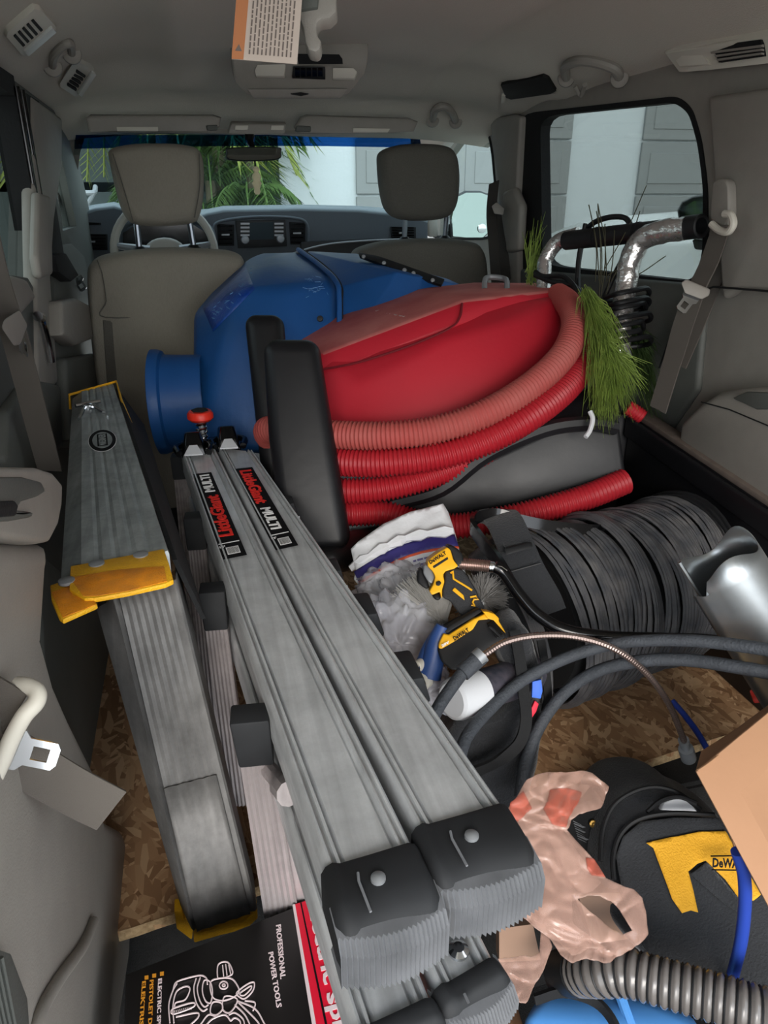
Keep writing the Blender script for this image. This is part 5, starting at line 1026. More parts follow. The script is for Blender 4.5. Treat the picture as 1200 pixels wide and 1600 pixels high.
# ================================================================ mailer, clear bags
M['mail'] = mat('white mailer film', (232, 234, 238), .4, bump=.5, bscale=40); M['mblu'] = mat('purple blue print', (58, 52, 122), .45); M['mor'] = mat('orange mailer line', (226, 96, 62), .45)
def crump(s):   # creased film: facets between sharp ridges, two sizes
    s = s + noise.noise_vector(s * .7) * .5; a = noise.voronoi(s)[0]; b = noise.voronoi(s * 2.3 + V((3, 1, 4)))[0]
    return 1.6 * (a[1] - a[0]) + .7 * (b[1] - b[0]) - 1.0
def sheet(name, pts, dfun, m, par, cuts=3, amp=.006, fr_=28, solid=.0008, holes=(), off=0.0, seed=0.0, ridge=True, ang=180, mx=9, crumple=0):
    """crumpled film: outline in the photograph put at depth dfun(x, y), subdivided and creased"""
    polys = [[V((a, b, 0)) for a, b in pts]] + [[V((a, b, 0)) for a, b in h] for h in holes]
    tri = tessellate_polygon(polys); vs = [q for p in polys for q in p]
    bm = bmesh.new(); bv = [bm.verts.new(q) for q in vs]
    for t in tri:
        try: bm.faces.new([bv[i] for i in t])
        except ValueError: pass
    bmesh.ops.recalc_face_normals(bm, faces=bm.faces)
    for _ in range(cuts):
        es = [e for e in bm.edges if e.calc_length() > mx]
        if not es: break
        bmesh.ops.subdivide_edges(bm, edges=es, cuts=1); bmesh.ops.triangulate(bm, faces=bm.faces)
        bmesh.ops.beautify_fill(bm, faces=bm.faces, edges=[e for e in bm.edges if not e.is_boundary])
    mb = MB(); bm.verts.index_update(); out = []
    for q in bm.verts:
        p = D(q.co.x, q.co.y, dfun(q.co.x, q.co.y)); s = p * fr_ + V((seed, seed, 0)); k = noise.noise(s)
        k = (1 - 2 * abs(k)) + .5 * (1 - 2 * abs(noise.noise(s * 2.1))) if ridge else k + .5 * noise.noise(s * 2.3)
        if crumple: k = crump(p * crumple + V((seed, 0, 0)))
        out.append(p - _F * (amp * k + off))
    mb.add(out, [[q.index for q in f.verts] for f in bm.faces]); bm.free()
    return obj(name, mb, m, par, solid=solid, ang=ang)
ml_ = thing('poly_mailer', 'torn white shipping mailer with a purple stripe, orange line and barcode lying behind the driver', 'package', D(640, 860, 1.3))
md_ = lambda x, y: 1.36 - (y - 800) * .0009 + .00012 * abs(x - 640)
def mp(u, v):   # u along the stripe, v downwards on the mailer
    a = (553 + 157 * u, 893 - (58 + 0) * u - 14 * math.sin(PI * u)); return (a[0] + v * (24 - 4 * u), a[1] + v * (52 + 8 * u))
obj_m = sheet('film', [(548, 858), (560, 846), (600, 818), (640, 800), (692, 787), (700, 800), (706, 818), (712, 838), (722, 880), (738, 930), (700, 940), (590, 945), (572, 932), (566, 920), (553, 905), (556, 890), (552, 875)], md_, M['mail'], ml_, 5, .004, 22)
st_ = [mp(k / 8, -.0) for k in range(9)]; sb_ = [mp(k / 8, .30) for k in range(8, -1, -1)]; sc_ = [mp(k / 8, .36) for k in range(8, -1, -1)]
sheet('stripe', st_ + sb_, md_, M['mblu'], ml_, 4, .004, 22, off=.0016); sheet('stripe', [mp(k / 8, .30) for k in range(9)] + sc_, md_, M['mor'], ml_, 4, .004, 22, off=.0018)
obj('torn_flap', MB().tube(spline([D(*mp(-.02, -.12), 1.30), D(*mp(.3, -.13), 1.305), D(*mp(.6, -.12), 1.31), D(*mp(1.0, -.1), 1.31)], 5), [.006 + .003 * (i % 3) for i in range(16)], 7), M['mail'], ml_)
bb = MB(); rnd = random.Random(4)
for k in range(18):
    u_ = .08 + k * .022; q = [mp(u_, .50), mp(u_ + rnd.choice((.006, .012)), .50), mp(u_ + .008, 1.0), mp(u_, 1.0)]; bb.prism([D(a, b, md_(a, b) - .008) for a, b in q], _F * .0006)
obj('barcode', bb, M['lblk'], ml_)
bb = MB()
for r_ in range(5):
    u_ = .52
    while u_ < .93:
        w_ = rnd.uniform(.02, .06); q = [mp(u_, .48 + r_ * .13), mp(u_ + w_, .48 + r_ * .13), mp(u_ + w_, .53 + r_ * .13), mp(u_, .53 + r_ * .13)]; bb.prism([D(a, b, md_(a, b) - .008) for a, b in q], _F * .0006); u_ += w_ + .012
obj('print', bb, mat('purple ink', (120, 112, 160), .6), ml_)['kind'] = 'stuff'
def film(name, col, a, rough=.25):
    m = mat(name, col, rough, 0, alpha=a, spec=.8); return m
M['film'] = film('clear crinkled film', (225, 226, 236), .36, .18); M['film2'] = film('beige carrier bag film', (200, 162, 146), .42, .2)
def blob(c, rx, ry, rz, seed, amp=.42, n=40, fr_=2.4):
    mb = MB(); rg = []
    for i in range(n + 1):
        ph = PI * i / n; rg.append([])
        for k in range(n * 2):
            t = PI * k / n; d = V((math.sin(ph) * math.cos(t), math.sin(ph) * math.sin(t), math.cos(ph)))
            s = 1 + amp * .5 * crump(d * fr_ + V((seed, 0, 0)))
            rg[-1].append(c + (_R * d.x * rx + _U * d.y * ry + _F * d.z * rz) * s)
    return mb.rings(rg, True, False)
for (x, y, d, rx, ry, rz, s, lab) in ((625, 925, 1.26, .085, .055, .05, 3.0, 'clear crinkled plastic bag between the mailer and the grey brush'), (625, 1000, 1.16, .075, .085, .05, 8.0, 'large clear crumpled plastic bag beside the ladder rail and blue fitting'), (668, 1080, 1.10, .04, .045, .035, 5.0, 'small wad of clear plastic film beside the white cap')):
    tag(obj('plastic_bag', blob(D(x, y, d), rx, ry, rz, s), M['film'], ang=180), lab, 'plastic bag')
# ================================================================ duct brushes
M['bris'] = mat('grey bristles', (150, 148, 144), .7); M['brisd'] = mat('fluffy grey bristles', (120, 118, 116), .8)
def brush(lab, hub, d, a0, a1, L, n, m, seed, spread=.25):
    t = thing('duct_brush', lab, 'brush', D(*hub, d)); rnd = random.Random(seed); mb = MB(); h = D(*hub, d)
    for i in range(n):
        a = math.radians(rnd.uniform(a0, a1)); l = L * rnd.uniform(.75, 1.05); dr = (_R * math.cos(a) + _U * math.sin(a) - _F * rnd.uniform(-.1, spread)).normalized(); o = h + V((rnd.gauss(0, .004), rnd.gauss(0, .004), rnd.gauss(0, .004)))
        mb.tube([o, o + dr * l * .5, o + dr * l + V((0, 0, -.006 * rnd.random()))], [.0009, .0008, .0005], 3, caps=False)
    obj('bristles', mb, M[m], t, smooth=False)['kind'] = 'stuff'
    obj('hub', MB().lathe(h, -_U, [(-.004, .006), (0, .008), (.010, .009), (.012, 0)], 14), M['wht'], t); return t
brush('grey bristle brush fanned out between clear bag and yellow driver', (690, 972), 1.15, 70, 160, .085, 900, 'bris', 1, .05)
brush('fluffy grey brush half hidden behind the driver grip', (752, 935), 1.20, 0, 360, .042, 900, 'brisd', 2)
bf = thing('blue_fitting', 'dark blue plastic fitting with two white pipe ends below the grey brush', 'fitting', D(675, 1010, 1.08))
M['bfit'] = mat('dark blue fitting', (44, 72, 128), .45)
obj('body', MB().tube(spline([D(692, 978, 1.07), D(683, 1000, 1.07), D(676, 1030, 1.07), D(668, 1056, 1.07)], 5), [.010 + .0007 * i for i in range(16)], 14).tube(spline([D(683, 990, 1.075), D(668, 1014, 1.075), D(660, 1034, 1.07)], 4), .009, 12), M['bfit'], bf)
for (a, b, r_) in ((665, 1060, .0135), (659, 1037, .0085)):
    ax_ = (D(a - 14, b + 10, 1.055) - D(a, b, 1.07)); obj('pipe_end', MB().lathe(D(a, b, 1.065), ax_, [(0, r_ * .8), (0, r_), (.010, r_), (.012, r_ * .75), (.008, r_ * .6), (.004, .001)], 20), M['ivory'], bf)
# ================================================================ cordless impact driver
M['dy'] = mat('yellow tool plastic', (240, 178, 32), .45, var=.15, vscale=30); M['db'] = mat('dark grey rubber grip', (44, 45, 48), .75, bump=.4, bscale=600); M['dk'] = mat('black tool plastic', (22, 22, 24), .45, rvar=.3, vscale=20)
dv = thing('impact_driver', 'yellow and black cordless impact driver with slide-on battery lying on the bags', 'power tool', D(720, 950, 1.12))
q_ = lambda a, b: (500 + a / 3.43, 750 + b / 3.43)
def dpart(name, pts, d, th, m, par=None, bevel=.004, seg=3, lab=None):
    pp = [q_(a, b) for a, b in pts]; o = obj(name, MB().prism([D(a, b, d + (b - 950) * -.0004) for a, b in pp], _F * th), M[m], par or dv, bevel=bevel, seg=seg, ang=50)
    if lab: o['label'] = lab
    return o
hd_ = dpart('housing', [(578, 432), (600, 414), (640, 385), (682, 360), (700, 376), (716, 430), (742, 462), (720, 476), (672, 490), (660, 510), (668, 545), (655, 590), (654, 640), (642, 600), (600, 618), (586, 596), (608, 560), (618, 520), (604, 490), (576, 462)], 1.10, .055, 'dy', bevel=.005)
dpart('rear_cap', [(680, 356), (700, 345), (738, 368), (764, 395), (772, 440), (738, 466), (716, 430), (702, 385)], 1.102, .05, 'dk')
dpart('gear_case', [(556, 456), (576, 452), (604, 488), (618, 520), (600, 560), (578, 545), (552, 500)], 1.106, .045, 'silver')
dpart('chuck', [(524, 484), (546, 468), (556, 500), (580, 548), (588, 585), (560, 582), (520, 548)], 1.112, .035, 'dk')
dpart('grip', [(672, 492), (720, 472), (768, 482), (800, 530), (836, 590), (862, 640), (888, 690), (840, 705), (772, 742), (738, 706), (700, 650), (658, 634), (656, 592), (668, 545)], 1.104, .045, 'db', bevel=.007, seg=4)
dpart('trigger', [(600, 618), (640, 600), (652, 640), (622, 650)], 1.115, .03, 'dk')
dpart('direction_button', [(622, 548), (640, 540), (652, 552), (640, 568), (624, 566)], 1.094, .01, 'dk', hd_, .001)
for pl_ in ([(700, 500), (712, 488), (716, 530), (745, 548), (790, 575), (815, 592)], [(805, 628), (835, 622), (848, 640), (826, 640), (818, 655), (830, 678), (812, 670)]): obj('accent_line', MB().tube([D(*q_(a, b), 1.101 + (q_(a, b)[1] - 950) * -.0004) for a, b in pl_], .0016, 6), M['dy'], dv)
dpart('emblem', [(708, 592), (722, 576), (770, 618), (776, 646)], 1.100, .004, 'dy', None, .001)
bt_ = dpart('battery', [(630, 905), (668, 830), (760, 780), (880, 712), (940, 740), (975, 790), (1002, 842), (950, 890), (860, 950), (740, 1022), (705, 1022), (650, 975)], 1.072, .085, 'dk', bevel=.006)
dpart('battery_band', [(634, 900), (640, 872), (662, 824), (690, 832), (720, 812), (820, 748), (876, 722), (898, 704), (935, 728), (900, 748), (850, 752), (820, 802), (712, 872), (650, 908)], 1.068, .03, 'dy', bt_, .002)
dpart('belt_clip', [(660, 812), (700, 776), (800, 718), (850, 690), (872, 704), (820, 740), (705, 808), (690, 826)], 1.075, .02, 'dk', bt_, .002)
dpart('release_tab', [(872, 704), (900, 706), (936, 718), (960, 742), (958, 756), (985, 800), (996, 822), (984, 812), (930, 752), (900, 744)], 1.064, .03, 'dy', bt_, .002)
dpart('grip_ribs', [(896, 772), (934, 748), (982, 828), (950, 852)], 1.066, .006, 'blackg', bt_, .001)
for k in range(6): dpart('rib', [(902 + k * 10, 790 + k * 9), (912 + k * 10, 782 + k * 9), (940 + k * 8, 800 + k * 8), (930 + k * 8, 810 + k * 8)], 1.064, .004, 'dk', bt_, .0008)
def dtext(s, p0, p1, h, d, m, par):   # baseline from p0 to p1 in crop pixels, height h px
    A_, B_ = [D(*q_(*p_), d - (q_(*p_)[1] - 950) * .0004) for p_ in (p0, p1)]; xd = B_ - A_; nrm = -_F; yd = nrm.cross(xd).normalized(); return text('lettering', s, A_, xd, yd, xd.length, h / 3.43 * d / FPX, M[m], par, .03)
dtext('DeWALT', (592, 452), (680, 398), 22, 1.098, 'lblk', hd_); dpart('nameplate', [(604, 462), (684, 412), (688, 424), (610, 474)], 1.099, .003, 'dk', hd_, .0005)
dtext('DeWALT', (722, 862), (802, 812), 24, 1.063, 'lblk', bt_); dtext('20V', (655, 896), (694, 874), 14, 1.063, 'lwht', bt_)
# ================================================================ spray can with white cap
sc = thing('spray_can', 'can with a big white cap lying under the cables beside the tool bag', 'can', D(720, 1085, 1.08))
s0 = D(706, 1094, 1.02); sa = (D(800, 1062, 1.10) - s0).normalized()
cp_ = obj('cap', MB().lathe(s0, sa, [(.0, .0), (-.001, .024), (.002, .0285), (.010, .0305), (.052, .0315), (.053, .029)], 40), M['wht'], sc); cp_['label'] = 'white plastic cap'
obj('body', MB().lathe(s0 + sa * .053, sa, [(0, .027), (.002, .0305), (.006, .0305), (.007, .029), (.12, .029), (.13, .02)], 40), mat('dark printed can', (70, 74, 86), .35, .5, var=.8, vscale=60, col2=(120, 110, 120)), sc)
# ================================================================ black tool bag with zip
tb = thing('tool_bag', 'slumped black fabric tool bag with red and blue tabs under the grey cables', 'bag', D(770, 1180, 1.2))
nz = lambda a, f: (lambda q: V((0, 0, 1)) * a * noise.noise(q * f) + V((1, 0, 0)) * a * noise.noise(q * f + V((7, 7, 7))))
obj('body', MB().puff([D(a, b, 1.10) for a, b in ctr([(688, 1170), (720, 1118), (770, 1110), (812, 1085), (846, 1080), (858, 1110), (852, 1180), (838, 1250), (810, 1300), (740, 1290), (690, 1240)], 3)], _F * .14, .3, 6, 2.4, .02), M['fab'], tb, disp=nz(.008, 20), sub=1, ang=180)
obj('flap', MB().puff([D(a, b, 1.09) for a, b in ctr([(770, 985), (800, 960), (830, 990), (846, 1040), (850, 1075), (820, 1090), (800, 1060), (780, 1030)], 3)], _F * .08, .3, 5, 2.4, .01), M['fab'], tb, disp=nz(.006, 25), sub=1, ang=180)
obj('zip_edge', strap(spline([D(*p) for p in [(804, 985, 1.07), (812, 1030, 1.06), (818, 1080, 1.05), (822, 1125, 1.04), (812, 1160, 1.04), (785, 1185, 1.04), (745, 1205, 1.05), (700, 1225, 1.05)]], 6), _R, .016, .003), M['blackm'], tb)
obj('blue_tab', MB().prism([D(a, b, 1.06) for a, b in [(832, 1065), (846, 1062), (848, 1080), (845, 1092), (831, 1090)]], _F * .008), mat('blue tab', (60, 108, 210), .6), tb, bevel=.001)
obj('red_tab', MB().prism([D(a, b, 1.06) for a, b in [(836, 1095), (842, 1100), (838, 1112), (826, 1130), (815, 1140), (822, 1125)]], _F * .008), mat('red tab', (220, 30, 60), .6), tb, bevel=.001)
obj('side_strap', strap(spline([D(*p) for p in [(845, 1000, 1.12), (853, 1050, 1.11), (856, 1090, 1.11), (852, 1112, 1.12)]], 5), _R, .012, .003), M['blackm'], tb)
# ================================================================ big black bag with yellow panel
wb = thing('work_bag', 'large black fabric tool bag with yellow panel and zip in the rear footwell', 'bag', D(1080, 1450, 1.0))
c_ = lambda a, b: (780 + a / 2.857, 1150 + b / 2.857)
wd = lambda x, y: 1.06 - (y - 1250) * .00045
def wpart(name, pts, m, off=0.0, amp=.006, **k): return sheet(name, [c_(a, b) for a, b in pts], wd, M[m], wb, k.pop('cuts', 5), amp, 9, off=off, ridge=False, **k)
obj('bag_body', MB().puff([D(*c_(a, b), wd(*c_(a, b)) + .012) for a, b in ctr([(455, 640), (450, 460), (480, 330), (560, 245), (690, 220), (800, 250), (880, 310), (1010, 380), (1150, 560), (1300, 800), (1300, 1080), (1100, 1160), (900, 1090), (700, 1060), (540, 900), (470, 780)], 3)], _F * .16, .14, 6, 2.3, .0), M['fab'], wb, ang=180)
wpart('front_panel', [(510, 520), (540, 430), (620, 370), (760, 345), (960, 350), (1020, 390), (1150, 560), (1290, 800), (1290, 1060), (1100, 1130), (900, 1070), (700, 1020), (590, 860), (540, 700)], 'fab', .012, .010)
wpart('yellow_panel', [(640, 458), (740, 430), (870, 405), (990, 405), (1060, 530), (1140, 680), (1110, 705), (1064, 724), (990, 620), (902, 535), (860, 545), (818, 575), (840, 660), (862, 755), (830, 745), (790, 756), (745, 692), (700, 560), (672, 480)], 'dyb' if 'dyb' in M else (M.setdefault('dyb', mat('yellow nylon fabric', (226, 166, 38), .75, bump=.4, bscale=400)) and 'dyb'), .016, .010)
wpart('webbing_strap', [(822, 578), (900, 535), (925, 560), (1075, 735), (1060, 770), (980, 720)], 'fab', .020, .010)
for off_, pp in ((.020, [(512, 640), (508, 540), (540, 440), (620, 372), (760, 345), (960, 352)]), (.008, [(452, 560), (462, 420), (510, 310), (600, 248), (700, 228), (800, 256), (900, 330)]), (.016, [(660, 340), (720, 290), (800, 272), (880, 300)])):
    obj('zip_piping', MB().tube(spline([D(*c_(a, b), wd(*c_(a, b)) - off_) for a, b in pp], 6), .0035, 7), M['black'], wb)
obj('paper_inside', MB().puff([D(*c_(a, b), wd(*c_(a, b)) - .006) for a, b in [(720, 332), (735, 300), (780, 280), (820, 278), (860, 305), (886, 340)]], _F * .01, .1), M['mail'], wb)
tA, tB = D(*c_(955, 592), .95), D(*c_(1062, 594), .95); xd = tB - tA; k_ = .94
pA = lambda a, b: D(*c_(a, b), wd(*c_(a, b)) - .030)
xd = pA(1110, 592) - pA(952, 586); text('lettering', 'DeWALT', pA(952, 586), xd, (-_F).cross(xd), xd.length, 44 / 2.857 * .95 / FPX, M['lblk'], wb, .03)
for q in (((944, 536), (1060, 534)), ((948, 597), (1064, 599))): obj('logo_bar', MB().tube([pA(*q[0]), pA(*q[1])], .0009, 4), M['lblk'], wb)
# black case with a brass screw between the bags
bc = thing('black_case', 'black case corner with white print and a brass screw beside the carrier bag', 'case', D(920, 1290, 1.05))
obj('lid', MB().prism([D(*c_(a, b), 1.09) for a, b in [(290, 430), (330, 320), (430, 270), (520, 330), (560, 600), (480, 640), (380, 560)]], _F * .05), M['blackm'], bc, bevel=.003)
obj('screw', MB().lathe(D(*c_(419, 391), 1.086), -_F, [(0, .006), (.002, .0055), (.003, .003), (.001, 0)], 16), mat('brass', (190, 150, 80), .3, .9), bc)
mb = MB(); rnd = random.Random(8)
for r_ in range(8):
    a0, b0 = 330 + r_ * 3, 378 + r_ * 11
    mb.prism([D(*c_(a0, b0), 1.0885), D(*c_(a0 + rnd.uniform(30, 55), b0 + 18), 1.0885), D(*c_(a0 + 40, b0 + 22), 1.0885), D(*c_(a0, b0 + 4), 1.0885)], _F * .0004)
obj('print', mb, M['tread'], bc)['kind'] = 'stuff'
# ================================================================ translucent carrier bag
pb = thing('carrier_bag', 'crumpled translucent beige plastic carrier bag with red print right of the ladder feet', 'plastic bag', D(920, 1400, .9))
pd = lambda x, y: .97 - (y - 1200) * .00050 + .00015 * (x - 860)
PB = [(40, 330), (90, 260), (130, 205), (180, 180), (230, 165), (300, 172), (360, 160), (420, 172), (495, 232), (480, 290), (455, 325), (400, 330), (360, 350), (335, 380), (308, 430), (350, 480), (400, 530), (450, 590), (480, 640), (560, 680), (610, 700), (650, 740), (665, 800), (678, 905), (630, 955), (580, 985), (500, 1022), (420, 1010), (330, 1022), (280, 990), (240, 930), (150, 860), (60, 780), (20, 600), (10, 420)]
HP = [(358, 745), (400, 722), (450, 716), (500, 742), (545, 790), (600, 880), (560, 905), (500, 860), (440, 820), (395, 780)]
sheet('film', [c_(a, b) for a, b in PB], pd, M['film2'], pb, 8, .010, 42, holes=[[c_(a, b) for a, b in HP]], seed=2.0, mx=5, crumple=19, ang=35)
sheet('film', [c_(a, b) for a, b in [(30, 360), (110, 260), (260, 200), (420, 230), (330, 330), (290, 450), (380, 560), (460, 660), (420, 700), (330, 730), (340, 860), (480, 960), (330, 990), (200, 880), (60, 760)]], lambda x, y: pd(x, y) + .03, M['film2'], pb, 7, .012, 18, seed=6.0, mx=6, crumple=15, ang=35)
M['prt'] = mat('faded red print', (205, 96, 74), .4, alpha=.35)
for q in ([(235, 250), (300, 240), (370, 255), (350, 300), (300, 415), (240, 400), (200, 330)], [(392, 552), (430, 560), (476, 632), (420, 634), (398, 600)], [(50, 300), (110, 250), (150, 330), (80, 400), (45, 380)]): sheet('red_print', [c_(a, b) for a, b in q], pd, M['prt'], pb, 6, .010, 42, off=.0014, seed=2.0, mx=5, crumple=19, ang=35)
sheet('handle', [c_(a, b) for a, b in [(-10, 1010), (60, 995), (150, 1000), (185, 985), (190, 880), (150, 850), (210, 860), (240, 950), (205, 1060), (160, 1140), (120, 1200), (40, 1185), (-10, 1190)]], lambda x, y: pd(x, y) + .03, M['film2'], pb, 7, .009, 22, seed=4.0, mx=6, crumple=19, ang=35)
# ================================================================ cardboard box at the right, brown carton below
M['card'] = mat('brown cardboard', (160, 120, 90), .85, var=.3, vscale=8, bump=.15, bscale=60, col2=(146, 108, 80)); M['carde'] = mat('cardboard edge', (150, 112, 82), .9)
cb_ = thing('cardboard_box', 'tan cardboard box leaning in at the right edge above the black bag', 'box', D(1180, 1300, .85))
K = [D(1088, 1206, .80), D(1205, 1424, .76), D(1420, 1360, .84), D(1290, 1040, .90)]
obj('side_panel', MB().prism(K, _F * .004), M['card'], cb_, bevel=.001)
obj('box_body', MB().prism([q + _F * .0045 for q in K], _F * .09 + _R * .15 - _U * .05), M['card'], cb_, bevel=.002)
obj('flap', MB().prism([D(1088, 1206, .80), D(1097, 1176, .835), D(1150, 1142, .875), D(1196, 1112, .90), D(1300, 1030, .93), D(1290, 1046, .90)], _F * .004), M['card'], cb_, bevel=.001)
obj('fold_crease', MB().tube(spline([D(1090, 1204, .798), D(1110, 1190, .808), D(1160, 1150, .84), D(1210, 1108, .87)], 4), .0012, 5), M['carde'], cb_)
obj('back_panel', MB().prism([D(1097, 1176, .84), D(1196, 1112, .91), D(1300, 1100, 1.0), D(1300, 1350, 1.02), D(1150, 1330, .95)], _F * .004), M['card'], cb_)
bx2 = thing('carton', 'brown cardboard carton corner at the bottom edge under the lower ladder feet', 'box', D(750, 1590, .95))
obj('carton_body', MB().prism([Z(700, 1575, -.12), Z(800, 1545, -.12), Z(830, 1640, -.12), Z(720, 1680, -.12)], V((0, 0, -.1))), M['card'], bx2, bevel=.002)
obj('inner_carton', MB().prism([D(*c_(a, b), 1.0) for a, b in [(350, 700), (540, 700), (620, 900), (420, 930)]], _F * .05), mat('dark brown cardboard', (150, 122, 104), .9), bx2)
obj('inner_carton', MB().prism([D(*c_(a, b), 1.02) for a, b in [(0, 860), (150, 840), (185, 1000), (0, 1010)]], _F * .03), mat('dark brown cardboard', (150, 122, 104), .9), bx2)
yc = tag(obj('yellow_clamp', MB().prism([D(a, b, .78) for a, b in [(652, 1516), (662, 1512), (676, 1545), (674, 1568), (690, 1592), (698, 1560), (728, 1560), (726, 1600), (700, 1640), (655, 1640), (656, 1590), (664, 1570)]], _F * .012), M['dy'], bevel=.002), 'yellow plastic bracket peeping out below the left ladder foot', 'bracket')
# ================================================================ clear ribbed vacuum hose and blue bin
M['vh'] = mat('smoky clear hose', (112, 107, 104), .25, alpha=.9, coat=.3, var=.4, vscale=30)
vh = thing('clear_hose', 'smoky clear corrugated hose with dark spiral at the bottom right', 'hose', D(1050, 1560, .85))
hpts = spline([D(*p) for p in [(905, 1520, .93), (935, 1520, .90), (980, 1520, .88), (1040, 1536, .86), (1110, 1556, .84), (1180, 1578, .82), (1280, 1606, .80)]], 10)
mb = MB(); ribbed(mb, hpts, .0245, .003, .0115, 20); obj('hose_wall', mb, M['vh'], vh, ang=70)
q = resample(hpts, .0115 / 4); mb = MB()
for i in range(0, len(q) - 1, 4):
    t = (q[i + 1] - q[i]).normalized(); a = t.orthogonal().normalized(); b = t.cross(a); p = q[i] - t * .0014
    mb.tube([p + (a * math.cos(h) + b * math.sin(h)) * .0252 for h in [2 * PI * k / 20 for k in range(20)]], .0013, 5, closed=True)
obj('spiral', mb, M['black'], vh)
obj('cuff', MB().tube([hpts[0], hpts[0] + (hpts[0] - hpts[6]).normalized() * .04], .028, 18), M['black'], vh)
M['lbl'] = mat('light blue plastic', (84, 148, 216), .35, rvar=.2, vscale=10)
bb_ = thing('blue_tub', 'light blue plastic tub with black lid strap at the bottom right edge', 'tub', D(920, 1600, .95))
obj('tub_wall', MB().hull([D(820, 1575, .95), D(860, 1542, .99), D(930, 1535, 1.0), D(1000, 1560, .98), D(1100, 1590, .95), D(1110, 1680, .9), D(800, 1680, .9), D(870, 1560, 1.1), D(1000, 1580, 1.1)]), M['lbl'], bb_, bevel=.015, seg=4, ang=60)
obj('lid_strap', strap(spline([D(835, 1562, .93), D(880, 1550, .935), D(930, 1565, .93), D(960, 1600, .91), D(975, 1650, .89)], 5), _U, .012, .003), M['blackm'], bb_)
obj('tub_rib', MB().tube([D(970, 1558, .965), D(985, 1600, .945), D(990, 1640, .93)], .007, 8), M['lbl'], bb_)
tag(obj('clear_bag_scrap', blob(D(1185, 1530, 1.0), .05, .03, .03, 4.0), M['film'], ang=180), 'scrap of clear plastic film at the right edge above the corrugated hose', 'plastic film')
# ================================================================ black and red power tool boxes
M['bbx'] = mat('black printed carton', (26, 24, 24), .4, var=.2, vscale=10); M['brx'] = mat('red printed carton', (224, 28, 56), .4); M['oink'] = mat('orange print', (222, 150, 44), .5); M['wink'] = mat('pale pink white print', (232, 214, 216), .5)
pt = thing('tool_box_carton', 'black and red electric sprayer carton at the bottom left with white line drawing', 'box', Z(330, 1560, 0))
BZ = .10; P0, P1, P2, P3 = Z(196, 1522, BZ), Z(498, 1402, BZ), Z(640, 1800, BZ), Z(185, 1900, BZ)
obj('lid', MB().prism([P0, P1, P2, P3], V((0, 0, -.10))), M['bbx'], pt, bevel=.002)
zt = BZ + .0006
obj('red_panel', MB().prism([Z(461, 1413, zt), Z(499, 1401, zt), Z(642, 1800, zt), Z(520, 1750, zt)], V((0, 0, .0003))), M['brx'], pt)
obj('white_line', MB().prism([Z(457, 1414, zt), Z(461, 1413, zt), Z(520, 1750, zt), Z(512, 1750, zt)], V((0, 0, .0005))), M['wink'], pt)
obj('black_line', MB().prism([Z(469, 1411, zt), Z(471, 1410, zt), Z(541, 1740, zt), Z(536, 1740, zt)], V((0, 0, .0005))), M['lblk'], pt)
def btext(s, q0, q1, h, m, bold=.02, name='lettering'):   # vertical lettering: starts at q0, runs to q1, letters h px tall to the right
    A_, B_ = Z(*q0, zt + .0006), Z(*q1, zt + .0006); xd = B_ - A_; yd = V((0, 0, 1)).cross(xd).normalized(); hh = (Z(q0[0] + h, q0[1], zt) - Z(*q0, zt)).length
    return text(name, s, A_, xd, yd, xd.length, hh, M[m], pt, bold)
btext('PROFESSIONAL', (431, 1446), (438, 1530), 8, 'wink'); btext('POWER TOOLS', (419, 1489), (432, 1575), 8, 'wink')
btext('Electric sprayer', (474, 1416), (536, 1720), 27, 'wink', .03)
btext('ELECTRIC SPRAY GUN', (247, 1530), (243, 1660), 6, 'wink', .015); btext('PISTOLET DE PEINTURE', (234, 1532), (228, 1680), 6, 'oink', .015); btext('ELEKTRISCHE', (222, 1534), (215, 1640), 6, 'oink', .015)
for a, b in ((250, 1523), (238, 1526), (226, 1529)): obj('bullet', MB().prism([Z(a, b - 4, zt + .0004), Z(a + 6, b - 5, zt + .0004), Z(a + 6, b + 1, zt + .0004), Z(a, b + 2, zt + .0004)], V((0, 0, .0003))), M['oink'], pt)
